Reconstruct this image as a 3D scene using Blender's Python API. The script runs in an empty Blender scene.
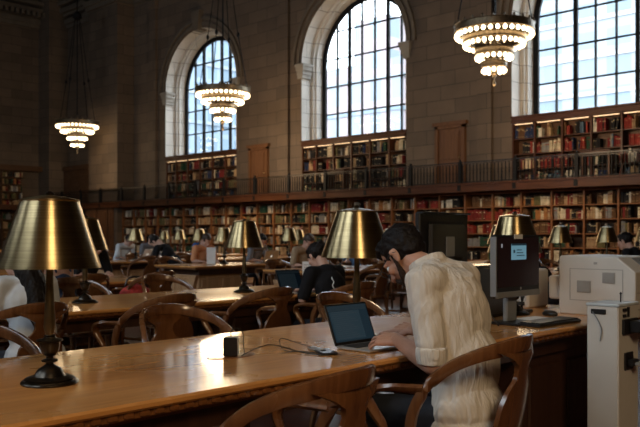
import bpy, bmesh, math, random
from mathutils import Vector, Matrix, Euler
PI = math.pi
R = math.radians
random.seed(7)
S = bpy.context.scene
C = S.collection

# ------------------------------------------------------------------ camera, sky, exposure
cam_d = bpy.data.cameras.new('camera'); cam = bpy.data.objects.new('camera', cam_d); C.objects.link(cam)
cam.location = (0, 0, 1.27)
cam.rotation_euler = (R(90), 0, R(44.05))
cam_d.sensor_width = 36.0
cam_d.lens = 36.0 * 800 / 640
cam_d.shift_y = 21.5 / 640
cam_d.clip_start = 0.05; cam_d.clip_end = 500
cam_d.dof.use_dof = True; cam_d.dof.focus_distance = 3.4; cam_d.dof.aperture_fstop = 6.0
S.camera = cam

SKY = 7.0
w = bpy.data.worlds.new('world'); S.world = w; w.use_nodes = True
nt = w.node_tree; nt.nodes.clear()
bg = nt.nodes.new('ShaderNodeBackground'); wo = nt.nodes.new('ShaderNodeOutputWorld')
bg.inputs['Color'].default_value = (0.84, 0.93, 1.0, 1); bg.inputs['Strength'].default_value = SKY
nt.links.new(bg.outputs[0], wo.inputs[0])

S.view_settings.view_transform = 'Standard'; S.view_settings.look = 'None'
S.view_settings.exposure = 0.28; S.view_settings.gamma = 1.0
try: S.view_settings.use_curve_mapping = False
except Exception: pass
try:
    S.cycles.use_denoising = True
    S.cycles.max_bounces = 7; S.cycles.diffuse_bounces = 4; S.cycles.glossy_bounces = 4
    S.cycles.transparent_max_bounces = 10
    S.cycles.sample_clamp_indirect = 6.0
    S.cycles.caustics_reflective = False; S.cycles.caustics_refractive = False
except Exception: pass

Y_WALL = 22.0      # the window wall
Y_BACK = -4.5      # the opposite window wall, behind the camera
X_END = -41.8      # end wall far to the left
X_NEAR = 12.0      # end of the room behind the camera's right
Z_CEIL = 15.8
WIN_X = (-28.80, -19.70, -10.42)
BACK_X = (-28.65, -19.5, -10.35, -3.6)

def portal(x, y, z, sx, sz, rot):
    l = bpy.data.lights.new('window_daylight', 'AREA'); l.shape = 'RECTANGLE'; l.size = sx; l.size_y = sz
    l.cycles.is_portal = True
    o = bpy.data.objects.new('window_daylight', l); C.objects.link(o); o.location = (x, y, z); o.rotation_euler = rot
for x in WIN_X: portal(x, Y_WALL + 1.15, 7.7, 4.7, 5.4, (R(-90), 0, 0))
for x in BACK_X: portal(x, Y_BACK - 1.15, 7.7, 4.7, 5.4, (R(90), 0, 0))

# ------------------------------------------------------------------ materials
MATS = {}
def nodemat(name):
    m = bpy.data.materials.new(name); m.use_nodes = True
    t = m.node_tree; b = t.nodes['Principled BSDF']; MATS[name] = m
    return m, t, b
def N(t, typ, **kw):
    n = t.nodes.new(typ)
    for k, v in kw.items():
        if k in n.inputs: n.inputs[k].default_value = v
        else: setattr(n, k, v)
    return n
def plain(name, col, rough=.5, metal=0, var=.12, scale=12, bump=0.0, spec=.5, coat=0, aniso=0, emis=None, es=0, sheen=0):
    m, t, b = nodemat(name)
    tc = N(t, 'ShaderNodeTexCoord'); nz = N(t, 'ShaderNodeTexNoise'); nz.inputs['Scale'].default_value = scale; nz.inputs['Detail'].default_value = 3
    t.links.new(tc.outputs['Object'], nz.inputs['Vector'])
    cr = N(t, 'ShaderNodeValToRGB')
    cr.color_ramp.elements[0].position = .3; cr.color_ramp.elements[1].position = .7
    cr.color_ramp.elements[0].color = tuple(c * (1 - var) for c in col) + (1,)
    cr.color_ramp.elements[1].color = tuple(min(1, c * (1 + var)) for c in col) + (1,)
    t.links.new(nz.outputs['Fac'], cr.inputs[0]); t.links.new(cr.outputs[0], b.inputs['Base Color'])
    b.inputs['Roughness'].default_value = rough; b.inputs['Metallic'].default_value = metal
    b.inputs['Specular IOR Level'].default_value = spec
    b.inputs['Coat Weight'].default_value = coat; b.inputs['Anisotropic'].default_value = aniso
    if sheen: b.inputs['Sheen Weight'].default_value = sheen
    if bump:
        bp = N(t, 'ShaderNodeBump'); bp.inputs['Strength'].default_value = bump; bp.inputs['Distance'].default_value = .01
        t.links.new(nz.outputs['Fac'], bp.inputs['Height']); t.links.new(bp.outputs[0], b.inputs['Normal'])
    if emis:
        b.inputs['Emission Color'].default_value = tuple(emis) + (1,); b.inputs['Emission Strength'].default_value = es
    return m
def wood(name, c1, c2, rough=.3, coat=.4, spec=.5, axis='Y', scale=1.0, coatr=.12, bump=.05, space='Object', edge=0.0):
    m, t, b = nodemat(name)
    tc = N(t, 'ShaderNodeTexCoord'); mp = N(t, 'ShaderNodeMapping')
    st = {'X': (1.2, 14, 14), 'Y': (14, 1.2, 14), 'Z': (14, 14, 1.2)}[axis]
    mp.inputs['Scale'].default_value = tuple(s * scale for s in st)
    nz = N(t, 'ShaderNodeTexNoise'); nz.inputs['Scale'].default_value = 1.0; nz.inputs['Detail'].default_value = 6; nz.inputs['Distortion'].default_value = 1.2
    t.links.new(tc.outputs[space], mp.inputs[0]); t.links.new(mp.outputs[0], nz.inputs['Vector'])
    nb = N(t, 'ShaderNodeTexNoise'); nb.inputs['Scale'].default_value = 1.7; nb.inputs['Detail'].default_value = 4
    t.links.new(tc.outputs[space], nb.inputs['Vector'])
    cr = N(t, 'ShaderNodeValToRGB'); cr.color_ramp.elements[0].position = .32; cr.color_ramp.elements[1].position = .68
    cr.color_ramp.elements[0].color = c1 + (1,); cr.color_ramp.elements[1].color = c2 + (1,)
    t.links.new(nz.outputs['Fac'], cr.inputs[0]); t.links.new(cr.outputs[0], b.inputs['Base Color'])
    mr = N(t, 'ShaderNodeMapRange'); mr.inputs['From Min'].default_value = .3; mr.inputs['From Max'].default_value = .7
    mr.inputs['To Min'].default_value = rough * .7; mr.inputs['To Max'].default_value = rough * 1.35
    t.links.new(nb.outputs['Fac'], mr.inputs['Value']); t.links.new(mr.outputs[0], b.inputs['Roughness'])
    b.inputs['Coat Weight'].default_value = coat; b.inputs['Coat Roughness'].default_value = coatr; b.inputs['Specular IOR Level'].default_value = spec
    if bump:
        bp = N(t, 'ShaderNodeBump'); bp.inputs['Strength'].default_value = bump; bp.inputs['Distance'].default_value = .004
        t.links.new(nz.outputs['Fac'], bp.inputs['Height']); t.links.new(bp.outputs[0], b.inputs['Normal'])
    return m
def stone(name, c1, c2, bw=1.15, rh=.48, mortar=(.06, .05, .042)):
    m, t, b = nodemat(name)
    tc = N(t, 'ShaderNodeTexCoord'); sp = N(t, 'ShaderNodeSeparateXYZ'); ad = N(t, 'ShaderNodeMath'); ad.operation = 'ADD'
    cb = N(t, 'ShaderNodeCombineXYZ')
    t.links.new(tc.outputs['Object'], sp.inputs[0]); t.links.new(sp.outputs[0], ad.inputs[0]); t.links.new(sp.outputs[1], ad.inputs[1])
    t.links.new(ad.outputs[0], cb.inputs[0]); t.links.new(sp.outputs[2], cb.inputs[1])
    br = N(t, 'ShaderNodeTexBrick'); br.inputs['Scale'].default_value = 1.0
    br.inputs['Brick Width'].default_value = bw; br.inputs['Row Height'].default_value = rh
    br.inputs['Mortar Size'].default_value = .012; br.inputs['Mortar Smooth'].default_value = .5; br.inputs['Bias'].default_value = 0
    br.inputs['Color1'].default_value = c1 + (1,); br.inputs['Color2'].default_value = c2 + (1,); br.inputs['Mortar'].default_value = mortar + (1,)
    t.links.new(cb.outputs[0], br.inputs['Vector'])
    nz = N(t, 'ShaderNodeTexNoise'); nz.inputs['Scale'].default_value = 1.3; nz.inputs['Detail'].default_value = 6
    t.links.new(tc.outputs['Object'], nz.inputs['Vector'])
    mx = N(t, 'ShaderNodeMix'); mx.data_type = 'RGBA'; mx.blend_type = 'MULTIPLY'; mx.inputs['Factor'].default_value = .6
    cr = N(t, 'ShaderNodeValToRGB'); cr.color_ramp.elements[0].position = .25; cr.color_ramp.elements[1].position = .75
    cr.color_ramp.elements[0].color = (.6, .58, .56, 1); cr.color_ramp.elements[1].color = (1.1, 1.05, 1, 1)
    t.links.new(nz.outputs['Fac'], cr.inputs[0])
    t.links.new(br.outputs['Color'], mx.inputs['A']); t.links.new(cr.outputs[0], mx.inputs['B'])
    t.links.new(mx.outputs['Result'], b.inputs['Base Color']); b.inputs['Roughness'].default_value = .75
    bp = N(t, 'ShaderNodeBump'); bp.inputs['Strength'].default_value = .4; bp.inputs['Distance'].default_value = .02; bp.invert = True
    t.links.new(br.outputs['Fac'], bp.inputs['Height']); t.links.new(bp.outputs[0], b.inputs['Normal'])
    return m

M_stone = stone('wall_stone', (.130, .092, .064), (.090, .064, .045), mortar=(.032, .025, .020))
M_impost = plain('impost_stone', (.25, .225, .19), .75, var=.12, scale=3)
M_jamb = stone('jamb_stone', (.60, .57, .52), (.53, .50, .455), 1.6, .55, (.17, .16, .14))
M_trimstone = plain('carved_stone', (.105, .082, .06), .75, var=.15, scale=3, bump=.15)
M_ceil = plain('ceiling_wood', (.09, .055, .035), .6, var=.3, scale=2, bump=.2)
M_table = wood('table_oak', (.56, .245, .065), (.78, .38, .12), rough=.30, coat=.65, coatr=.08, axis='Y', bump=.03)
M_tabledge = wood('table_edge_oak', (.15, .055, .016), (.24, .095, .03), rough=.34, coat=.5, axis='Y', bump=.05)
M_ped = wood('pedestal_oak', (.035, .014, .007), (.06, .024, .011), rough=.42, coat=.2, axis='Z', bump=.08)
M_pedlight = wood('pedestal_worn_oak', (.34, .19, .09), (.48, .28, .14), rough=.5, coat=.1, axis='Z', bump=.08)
M_chair = wood('chair_oak', (.105, .040, .014), (.19, .078, .028), rough=.28, coat=.5, axis='Z', scale=1.3, bump=.03)
M_shelf = wood('bookcase_oak', (.15, .058, .022), (.21, .088, .034), rough=.45, coat=0, spec=.15, axis='X', bump=.06)
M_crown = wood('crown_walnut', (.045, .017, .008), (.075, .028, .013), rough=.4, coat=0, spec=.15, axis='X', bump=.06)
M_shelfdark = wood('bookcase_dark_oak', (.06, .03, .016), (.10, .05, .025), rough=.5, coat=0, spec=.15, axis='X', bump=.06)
M_door = wood('door_walnut', (.095, .043, .021), (.14, .067, .033), rough=.4, coat=0, spec=.15, axis='Z', bump=.06)
M_iron = plain('dark_iron', (.006, .006, .007), .6, metal=0, spec=.15, var=.2)
M_rail = plain('rail_bronze', (.028, .026, .025), .36, metal=.9, var=.15)
M_bronze = plain('dark_bronze', (.045, .038, .030), .28, metal=.85, var=.25, scale=20)
M_pole = plain('aged_brass', (.13, .10, .055), .32, metal=.85, var=.25, scale=20)
M_chand = plain('chandelier_bronze', (.16, .12, .075), .4, metal=.8, var=.3, scale=15)
M_plastic = plain('black_plastic', (.012, .012, .013), .4, var=.1)
M_plasticg = plain('grey_plastic', (.22, .23, .24), .4, var=.06)
M_white = plain('white_plastic', (.62, .60, .56), .42, var=.04, scale=5)
M_whiteg = plain('white_plastic_grille', (.36, .35, .33), .5, var=.05)
M_alu = plain('silver_metal', (.55, .55, .54), .35, metal=.7, var=.04)
M_keys = plain('keycaps', (.02, .021, .023), .45, var=.2)
M_paper = plain('white_paper', (.75, .78, .80), .7, var=.05)
M_skin = plain('skin', (.50, .27, .185), .5, var=.10, scale=18, bump=.08, spec=.4)
M_skin2 = plain('skin_pale', (.55, .33, .25), .5, var=.08, scale=18, spec=.4)
M_hair = plain('dark_hair', (.009, .0065, .006), .55, var=.4, scale=60, bump=.8, spec=.2)
M_hairb = plain('brown_hair', (.045, .025, .015), .45, var=.4, scale=60, bump=.7)
M_trouser = plain('dark_denim', (.012, .016, .026), .8, var=.2, scale=30)
M_brass_in = plain('shade_lining', (.55, .50, .40), .6, var=.05)
M_book_gold = plain('gilt_band', (.25, .18, .08), .4, metal=.3, var=.1)

def brass():
    m, t, b = nodemat('brushed_brass')
    tc = N(t, 'ShaderNodeTexCoord'); mp = N(t, 'ShaderNodeMapping'); mp.inputs['Scale'].default_value = (3, 3, 260)
    nz = N(t, 'ShaderNodeTexNoise'); nz.inputs['Scale'].default_value = 1.0; nz.inputs['Detail'].default_value = 4
    t.links.new(tc.outputs['Object'], mp.inputs[0]); t.links.new(mp.outputs[0], nz.inputs['Vector'])
    n2 = N(t, 'ShaderNodeTexNoise'); n2.inputs['Scale'].default_value = 9; n2.inputs['Detail'].default_value = 4
    t.links.new(tc.outputs['Object'], n2.inputs['Vector'])
    cr = N(t, 'ShaderNodeValToRGB'); cr.color_ramp.elements[0].position = .3; cr.color_ramp.elements[1].position = .7
    cr.color_ramp.elements[0].color = (.30, .23, .12, 1); cr.color_ramp.elements[1].color = (.46, .36, .20, 1)
    t.links.new(nz.outputs['Fac'], cr.inputs[0])
    mx = N(t, 'ShaderNodeMix'); mx.data_type = 'RGBA'; mx.blend_type = 'MULTIPLY'; mx.inputs['Factor'].default_value = .5
    c2 = N(t, 'ShaderNodeValToRGB'); c2.color_ramp.elements[0].color = (.6, .55, .45, 1); c2.color_ramp.elements[1].color = (1.1, 1.1, 1.1, 1)
    t.links.new(n2.outputs['Fac'], c2.inputs[0]); t.links.new(cr.outputs[0], mx.inputs['A']); t.links.new(c2.outputs[0], mx.inputs['B'])
    t.links.new(mx.outputs['Result'], b.inputs['Base Color'])
    b.inputs['Metallic'].default_value = 1.0; b.inputs['Roughness'].default_value = .30
    b.inputs['Anisotropic'].default_value = .75; b.inputs['Anisotropic Rotation'].default_value = 0.25
    tg = N(t, 'ShaderNodeTangent'); tg.direction_type = 'RADIAL'; tg.axis = 'Z'
    t.links.new(tg.outputs[0], b.inputs['Tangent'])
    return m
M_brass = brass()

def glass():
    m = bpy.data.materials.new('window_glass'); m.use_nodes = True; t = m.node_tree; t.nodes.clear()
    o = N(t, 'ShaderNodeOutputMaterial'); tr = N(t, 'ShaderNodeBsdfTransparent'); gl = N(t, 'ShaderNodeBsdfGlossy'); mx = N(t, 'ShaderNodeMixShader')
    tr.inputs['Color'].default_value = (.93, .97, 1, 1); gl.inputs['Roughness'].default_value = .05; mx.inputs[0].default_value = .05
    nz = N(t, 'ShaderNodeTexNoise'); nz.inputs['Scale'].default_value = .4
    t.links.new(tr.outputs[0], mx.inputs[1]); t.links.new(gl.outputs[0], mx.inputs[2]); t.links.new(mx.outputs[0], o.inputs[0])
    return m
M_glass = glass()
def emit(name, col, s):
    m, t, b = nodemat(name); b.inputs['Base Color'].default_value = (.8, .8, .8, 1) if s > 1.5 else (.006, .006, .006, 1)
    b.inputs['Specular IOR Level'].default_value = .2
    b.inputs['Emission Color'].default_value = col + (1,); b.inputs['Emission Strength'].default_value = s
    return m
M_bulb = emit('lit_globe_bulb', (1.0, .74, .42), 6.0)
M_lampbulb = emit('lamp_bulb', (1.0, .62, .28), 5.0)
M_shelflight = emit('shelf_light', (1.0, .62, .3), 1.6)

def floor_mat():
    m, t, b = nodemat('red_tile_floor')
    tc = N(t, 'ShaderNodeTexCoord'); br = N(t, 'ShaderNodeTexBrick'); br.inputs['Scale'].default_value = 1
    br.inputs['Brick Width'].default_value = .30; br.inputs['Row Height'].default_value = .15; br.inputs['Mortar Size'].default_value = .006
    br.inputs['Color1'].default_value = (.14, .05, .032, 1); br.inputs['Color2'].default_value = (.10, .04, .03, 1); br.inputs['Mortar'].default_value = (.06, .045, .04, 1)
    t.links.new(tc.outputs['Object'], br.inputs['Vector']); t.links.new(br.outputs['Color'], b.inputs['Base Color'])
    b.inputs['Roughness'].default_value = .35
    return m
M_floor = floor_mat()

def facade(name, base, win, bw, rh, ms):
    m, t, b = nodemat(name)
    tc = N(t, 'ShaderNodeTexCoord'); sp = N(t, 'ShaderNodeSeparateXYZ'); ad = N(t, 'ShaderNodeMath'); ad.operation = 'ADD'
    cb = N(t, 'ShaderNodeCombineXYZ')
    t.links.new(tc.outputs['Object'], sp.inputs[0]); t.links.new(sp.outputs[0], ad.inputs[0]); t.links.new(sp.outputs[1], ad.inputs[1])
    t.links.new(ad.outputs[0], cb.inputs[0]); t.links.new(sp.outputs[2], cb.inputs[1])
    br = N(t, 'ShaderNodeTexBrick'); br.offset = 0; br.inputs['Scale'].default_value = 1
    br.inputs['Brick Width'].default_value = bw; br.inputs['Row Height'].default_value = rh; br.inputs['Mortar Size'].default_value = ms
    br.inputs['Mortar Smooth'].default_value = .1
    br.inputs['Color1'].default_value = win + (1,); br.inputs['Color2'].default_value = tuple(c * 1.25 for c in win) + (1,); br.inputs['Mortar'].default_value = base + (1,)
    t.links.new(cb.outputs[0], br.inputs['Vector']); t.links.new(br.outputs['Color'], b.inputs['Base Color'])
    b.inputs['Roughness'].default_value = .7; b.inputs['Specular IOR Level'].default_value = .2
    return m

# ------------------------------------------------------------------ mesh building
class MB:
    def __init__(s): s.v = []; s.f = []; s.mi = []; s.cur = 0
    def add(s, vs, fs):
        n = len(s.v); s.v += [tuple(v) for v in vs]
        for f in fs: s.f.append(tuple(i + n for i in f)); s.mi.append(s.cur)
        return s
    def box(s, x0, x1, y0, y1, z0, z1, M=None, bev=0):
        if bev > 0:
            b = min(bev, abs(x1 - x0) / 2.01, abs(y1 - y0) / 2.01, abs(z1 - z0) / 2.01)
            vs = []
            for (z, i) in ((z0, b), (z0 + b, 0), (z1 - b, 0), (z1, b)):
                for (cx, cy, sx, sy) in ((x0, y0, 1, 1), (x1, y0, -1, 1), (x1, y1, -1, -1), (x0, y1, 1, -1)):
                    if sx * sy > 0: vs += [(cx + sx * i, cy + sy * (b + i * .4), z), (cx + sx * (b + i * .4), cy + sy * i, z)]
                    else: vs += [(cx + sx * (b + i * .4), cy + sy * i, z), (cx + sx * i, cy + sy * (b + i * .4), z)]
            fs = [tuple(range(7, -1, -1)), tuple(range(24, 32))]
            for k in range(3):
                for j in range(8): fs.append((k * 8 + j, k * 8 + (j + 1) % 8, (k + 1) * 8 + (j + 1) % 8, (k + 1) * 8 + j))
        else:
            vs = [(x0, y0, z0), (x1, y0, z0), (x1, y1, z0), (x0, y1, z0), (x0, y0, z1), (x1, y0, z1), (x1, y1, z1), (x0, y1, z1)]
            fs = [(0, 3, 2, 1), (4, 5, 6, 7), (0, 1, 5, 4), (1, 2, 6, 5), (2, 3, 7, 6), (3, 0, 4, 7)]
        if M: vs = [M @ Vector(v) for v in vs]
        return s.add(vs, fs)
    def lathe(s, prof, seg=24, c=(0, 0, 0), M=None, close=True):
        vs = []
        for (r, z) in prof:
            for k in range(seg):
                a = 2 * PI * k / seg; vs.append((c[0] + r * math.cos(a), c[1] + r * math.sin(a), c[2] + z))
        fs = []
        for i in range(len(prof) - 1):
            for k in range(seg):
                k2 = (k + 1) % seg; fs.append((i * seg + k, i * seg + k2, (i + 1) * seg + k2, (i + 1) * seg + k))
        if close:
            fs.append(tuple(range(seg - 1, -1, -1))); n = (len(prof) - 1) * seg; fs.append(tuple(range(n, n + seg)))
        if M: vs = [M @ Vector(v) for v in vs]
        return s.add(vs, fs)
    def sweep(s, pts, wid, hei, up=(0, 0, 1), seg=8, sq=.7, ups=None):
        """rounded-rectangle section swept along pts; wid across, hei along the up direction"""
        n = len(pts); pts = [Vector(p) for p in pts]; vs = []
        for i, p in enumerate(pts):
            d = (pts[min(i + 1, n - 1)] - pts[max(i - 1, 0)]).normalized()
            u = Vector(ups[i] if ups else up); side = d.cross(u)
            if side.length < 1e-4: side = d.cross(Vector((1, 0, 0)))
            side.normalize(); u2 = side.cross(d).normalized()
            ww = wid[i] if hasattr(wid, '__len__') else wid; hh = hei[i] if hasattr(hei, '__len__') else hei
            for k in range(seg):
                a = 2 * PI * (k + .5) / seg; ca, sa = math.cos(a), math.sin(a)
                ca = math.copysign(abs(ca) ** sq, ca); sa = math.copysign(abs(sa) ** sq, sa)
                vs.append(p + side * (ca * ww / 2) + u2 * (sa * hh / 2))
        fs = []
        for i in range(n - 1):
            for k in range(seg):
                k2 = (k + 1) % seg; fs.append((i * seg + k, i * seg + k2, (i + 1) * seg + k2, (i + 1) * seg + k))
        fs.append(tuple(range(seg - 1, -1, -1))); fs.append(tuple(range((n - 1) * seg, n * seg)))
        return s.add(vs, fs)
    def tube(s, pts, r, seg=6): return s.sweep(pts, [2 * (r[i] if hasattr(r, '__len__') else r) for i in range(len(pts))], [2 * (r[i] if hasattr(r, '__len__') else r) for i in range(len(pts))], up=(0.03, .02, 1), seg=seg, sq=1)
    def prism(s, poly, t, M):
        """poly in local (x,z), thickness t along y, centred"""
        n = len(poly); vs = [(x, -t / 2, z) for x, z in poly] + [(x, t / 2, z) for x, z in poly]
        fs = [tuple(range(n)), tuple(range(2 * n - 1, n - 1, -1))]
        for k in range(n): k2 = (k + 1) % n; fs.append((k2, k, n + k, n + k2))
        if M: vs = [M @ Vector(v) for v in vs]
        return s.add(vs, fs)
    def ell(s, c, r, rot=None, seg=16, rings=10):
        vs = []; M = Matrix.Translation(Vector(c)) @ (rot.to_4x4() if rot else Matrix.Identity(4))
        vs.append(M @ Vector((0, 0, -r[2])))
        for i in range(1, rings):
            a = -PI / 2 + PI * i / rings
            for k in range(seg):
                b = 2 * PI * k / seg; vs.append(M @ Vector((r[0] * math.cos(a) * math.cos(b), r[1] * math.cos(a) * math.sin(b), r[2] * math.sin(a))))
        vs.append(M @ Vector((0, 0, r[2]))); L = len(vs) - 1; fs = []
        for k in range(seg):
            k2 = (k + 1) % seg; fs.append((0, 1 + k2, 1 + k)); fs.append((L, L - seg + k, L - seg + k2))
        for i in range(rings - 2):
            for k in range(seg):
                k2 = (k + 1) % seg; a = 1 + i * seg; fs.append((a + k, a + k2, a + seg + k2, a + seg + k))
        return s.add(vs, fs)
    def cap(s, a, b, ra, rb, seg=14, flat=1.0, side=None):
        """tapered capsule from a to b; flat squeezes it across 'side'"""
        a = Vector(a); b = Vector(b); d = (b - a); L = d.length
        if L < 1e-6: return s.ell(a, (ra, ra, ra), seg=seg)
        d.normalize(); u = Vector(side) if side else (Vector((0, 0, 1)) if abs(d.z) < .9 else Vector((1, 0, 0)))
        x = (u - d * u.dot(d)).normalized(); y = d.cross(x)
        rows = [(-ra * math.cos(t), ra * math.sin(t)) for t in (.25, .6, 1.0, 1.35)] + [(L * k / 4, ra + (rb - ra) * k / 4) for k in range(5)] + [(L + rb * math.cos(t), rb * math.sin(t)) for t in (1.35, 1.0, .6, .25)]
        vs = []
        for (h, r) in rows:
            for k in range(seg):
                t = 2 * PI * k / seg; vs.append(a + d * h + x * (r * flat * math.cos(t)) + y * (r * math.sin(t)))
        n = len(rows); fs = []
        for i in range(n - 1):
            for k in range(seg):
                k2 = (k + 1) % seg; fs.append((i * seg + k, i * seg + k2, (i + 1) * seg + k2, (i + 1) * seg + k))
        fs.append(tuple(range(seg - 1, -1, -1))); fs.append(tuple(range((n - 1) * seg, n * seg)))
        return s.add(vs, fs)
    def chain(s, pts, rs, **k):
        for i in range(len(pts) - 1): s.cap(pts[i], pts[i + 1], rs[i], rs[i + 1], **k)
        return s
    def mesh(s, name, mats, smooth=False):
        me = bpy.data.meshes.new(name); me.from_pydata(s.v, [], s.f)
        for m in (mats if isinstance(mats, (list, tuple)) else [mats]): me.materials.append(m)
        if any(s.mi): me.polygons.foreach_set('material_index', s.mi)
        if smooth: me.polygons.foreach_set('use_smooth', [True] * len(me.polygons))
        me.update(); return me
    def build(s, name, mats, parent=None, smooth=False, loc=None, kind=None, autosmooth=None):
        me = s.mesh(name, mats, smooth)
        if autosmooth:
            try: me.polygons.foreach_set('use_smooth', [True] * len(me.polygons)); me.set_sharp_from_angle(angle=R(autosmooth))
            except Exception: pass
        o = bpy.data.objects.new(name, me); C.objects.link(o)
        if parent: o.parent = parent
        if loc: o.location = loc
        if kind: o['kind'] = kind
        return o
def recalc(o):
    bm = bmesh.new(); bm.from_mesh(o.data); bmesh.ops.recalc_face_normals(bm, faces=bm.faces); bm.to_mesh(o.data); bm.free(); return o
def tag(o, label, cat, group=None):
    o['label'] = label; o['category'] = cat
    if group: o['group'] = group
    return o
def empty(name, loc=(0, 0, 0), rz=0, label=None, cat=None, group=None):
    o = bpy.data.objects.new(name, None); C.objects.link(o); o.location = loc; o.rotation_euler = (0, 0, rz); o.empty_display_size = .1
    if label: tag(o, label, cat, group)
    return o
def kids(o): return [c for c in bpy.data.objects if c.parent == o]
KC = {}
def dup(root, loc, rz, label=None, group=None):
    if root.name not in KC: KC[root.name] = [(c, kids(c)) for c in kids(root)]
    r = root.copy(); C.objects.link(r); r.location = loc; r.rotation_euler = (0, 0, rz)
    if label: r['label'] = label
    if group: r['group'] = group
    for ch, gs in KC[root.name]:
        c = ch.copy(); C.objects.link(c); c.parent = r
        for g in gs: d = g.copy(); C.objects.link(d); d.parent = c
    return r
def catmull(pts, n=6):
    P = [Vector(p) for p in pts]; P = [P[0] * 2 - P[1]] + P + [P[-1] * 2 - P[-2]]; out = []
    for i in range(1, len(P) - 2):
        for k in range(n):
            t = k / n; a, b, c, d = P[i - 1:i + 3]
            out.append(.5 * ((2 * b) + (c - a) * t + (2 * a - 5 * b + 4 * c - d) * t * t + (3 * b - a - 3 * c + d) * t ** 3))
    out.append(P[-2]); return out
def lerp_list(vals, n):
    out = []
    for i in range(len(vals) - 1):
        for k in range(n): out.append(vals[i] + (vals[i + 1] - vals[i]) * k / n)
    return out + [vals[-1]]
def ordinal(n):
    return ['', 'first', 'second', 'third', 'fourth', 'fifth', 'sixth', 'seventh', 'eighth', 'ninth', 'tenth', 'eleventh', 'twelfth', 'thirteenth', 'fourteenth', 'fifteenth', 'sixteenth', 'seventeenth', 'eighteenth', 'nineteenth', 'twentieth', 'twenty-first', 'twenty-second', 'twenty-third', 'twenty-fourth', 'twenty-fifth', 'twenty-sixth', 'twenty-seventh', 'twenty-eighth', 'twenty-ninth', 'thirtieth'][n]

# ------------------------------------------------------------------ the room
f = MB(); f.box(X_END - 1, X_NEAR + 1, Y_BACK - 1.3, Y_WALL + 1.3, -.2, 0); f.build('floor', M_floor, kind='structure')
f = MB(); f.box(X_END - 1, X_NEAR + 1, Y_BACK - 1.2, Y_WALL + 1.2, Z_CEIL, Z_CEIL + .3)
for k in range(14): f.box(X_END + 4 * k, X_END + 4 * k + .5, Y_BACK, Y_WALL, Z_CEIL - .5, Z_CEIL)
for k in range(7): f.box(X_END, X_NEAR, Y_BACK + 4.2 * k, Y_BACK + 4.2 * k + .5, Z_CEIL - .5, Z_CEIL)
f.build('ceiling', M_ceil, kind='structure')

ZS, RO, ZSILL = 7.95, 2.57, 4.93
def window_wall(name, Y, s, xs, xa, xb, zlow):
    """wall whose room face is at Y; s=+1 when outside lies towards +Y. Openings start at zlow."""
    m = MB(); D = 1.25
    edges = [xa]
    for x in xs: edges += [x - RO, x + RO]
    edges.append(xb)
    for i in range(0, len(edges), 2): m.box(edges[i], edges[i + 1], min(Y, Y + s * D), max(Y, Y + s * D), 0, Z_CEIL)
    for x in xs:
        m.box(x - RO, x + RO, min(Y, Y + s * D), max(Y, Y + s * D), 0, zlow)
        n = 28
        for k in range(n):
            a0 = PI - PI * k / n; a1 = PI - PI * (k + 1) / n
            p = [(x + RO * math.cos(a), ZS + RO * math.sin(a)) for a in (a0, a1)]
            vs = []
            for yy in (Y, Y + s * D): vs += [(p[0][0], yy, p[0][1]), (p[1][0], yy, p[1][1]), (p[1][0], yy, Z_CEIL), (p[0][0], yy, Z_CEIL)]
            m.add(vs, [(0, 1, 2, 3), (7, 6, 5, 4), (0, 4, 5, 1)])
    o = m.build(name, M_stone, kind='structure'); return o
window_wall('wall_window', Y_WALL, 1, WIN_X, X_END - .5, X_NEAR, 2.72)
window_wall('wall_back', Y_BACK, -1, BACK_X, X_END - .5, X_NEAR, ZSILL)
f = MB(); f.box(X_END - 1, X_END, Y_BACK - 1, Y_WALL + 1, 0, Z_CEIL); f.build('wall_left', M_stone, kind='structure')
f = MB(); f.box(X_NEAR, X_NEAR + 1, Y_BACK - 1, Y_WALL + 1, 0, Z_CEIL); f.build('wall_right', M_stone, kind='structure')

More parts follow.
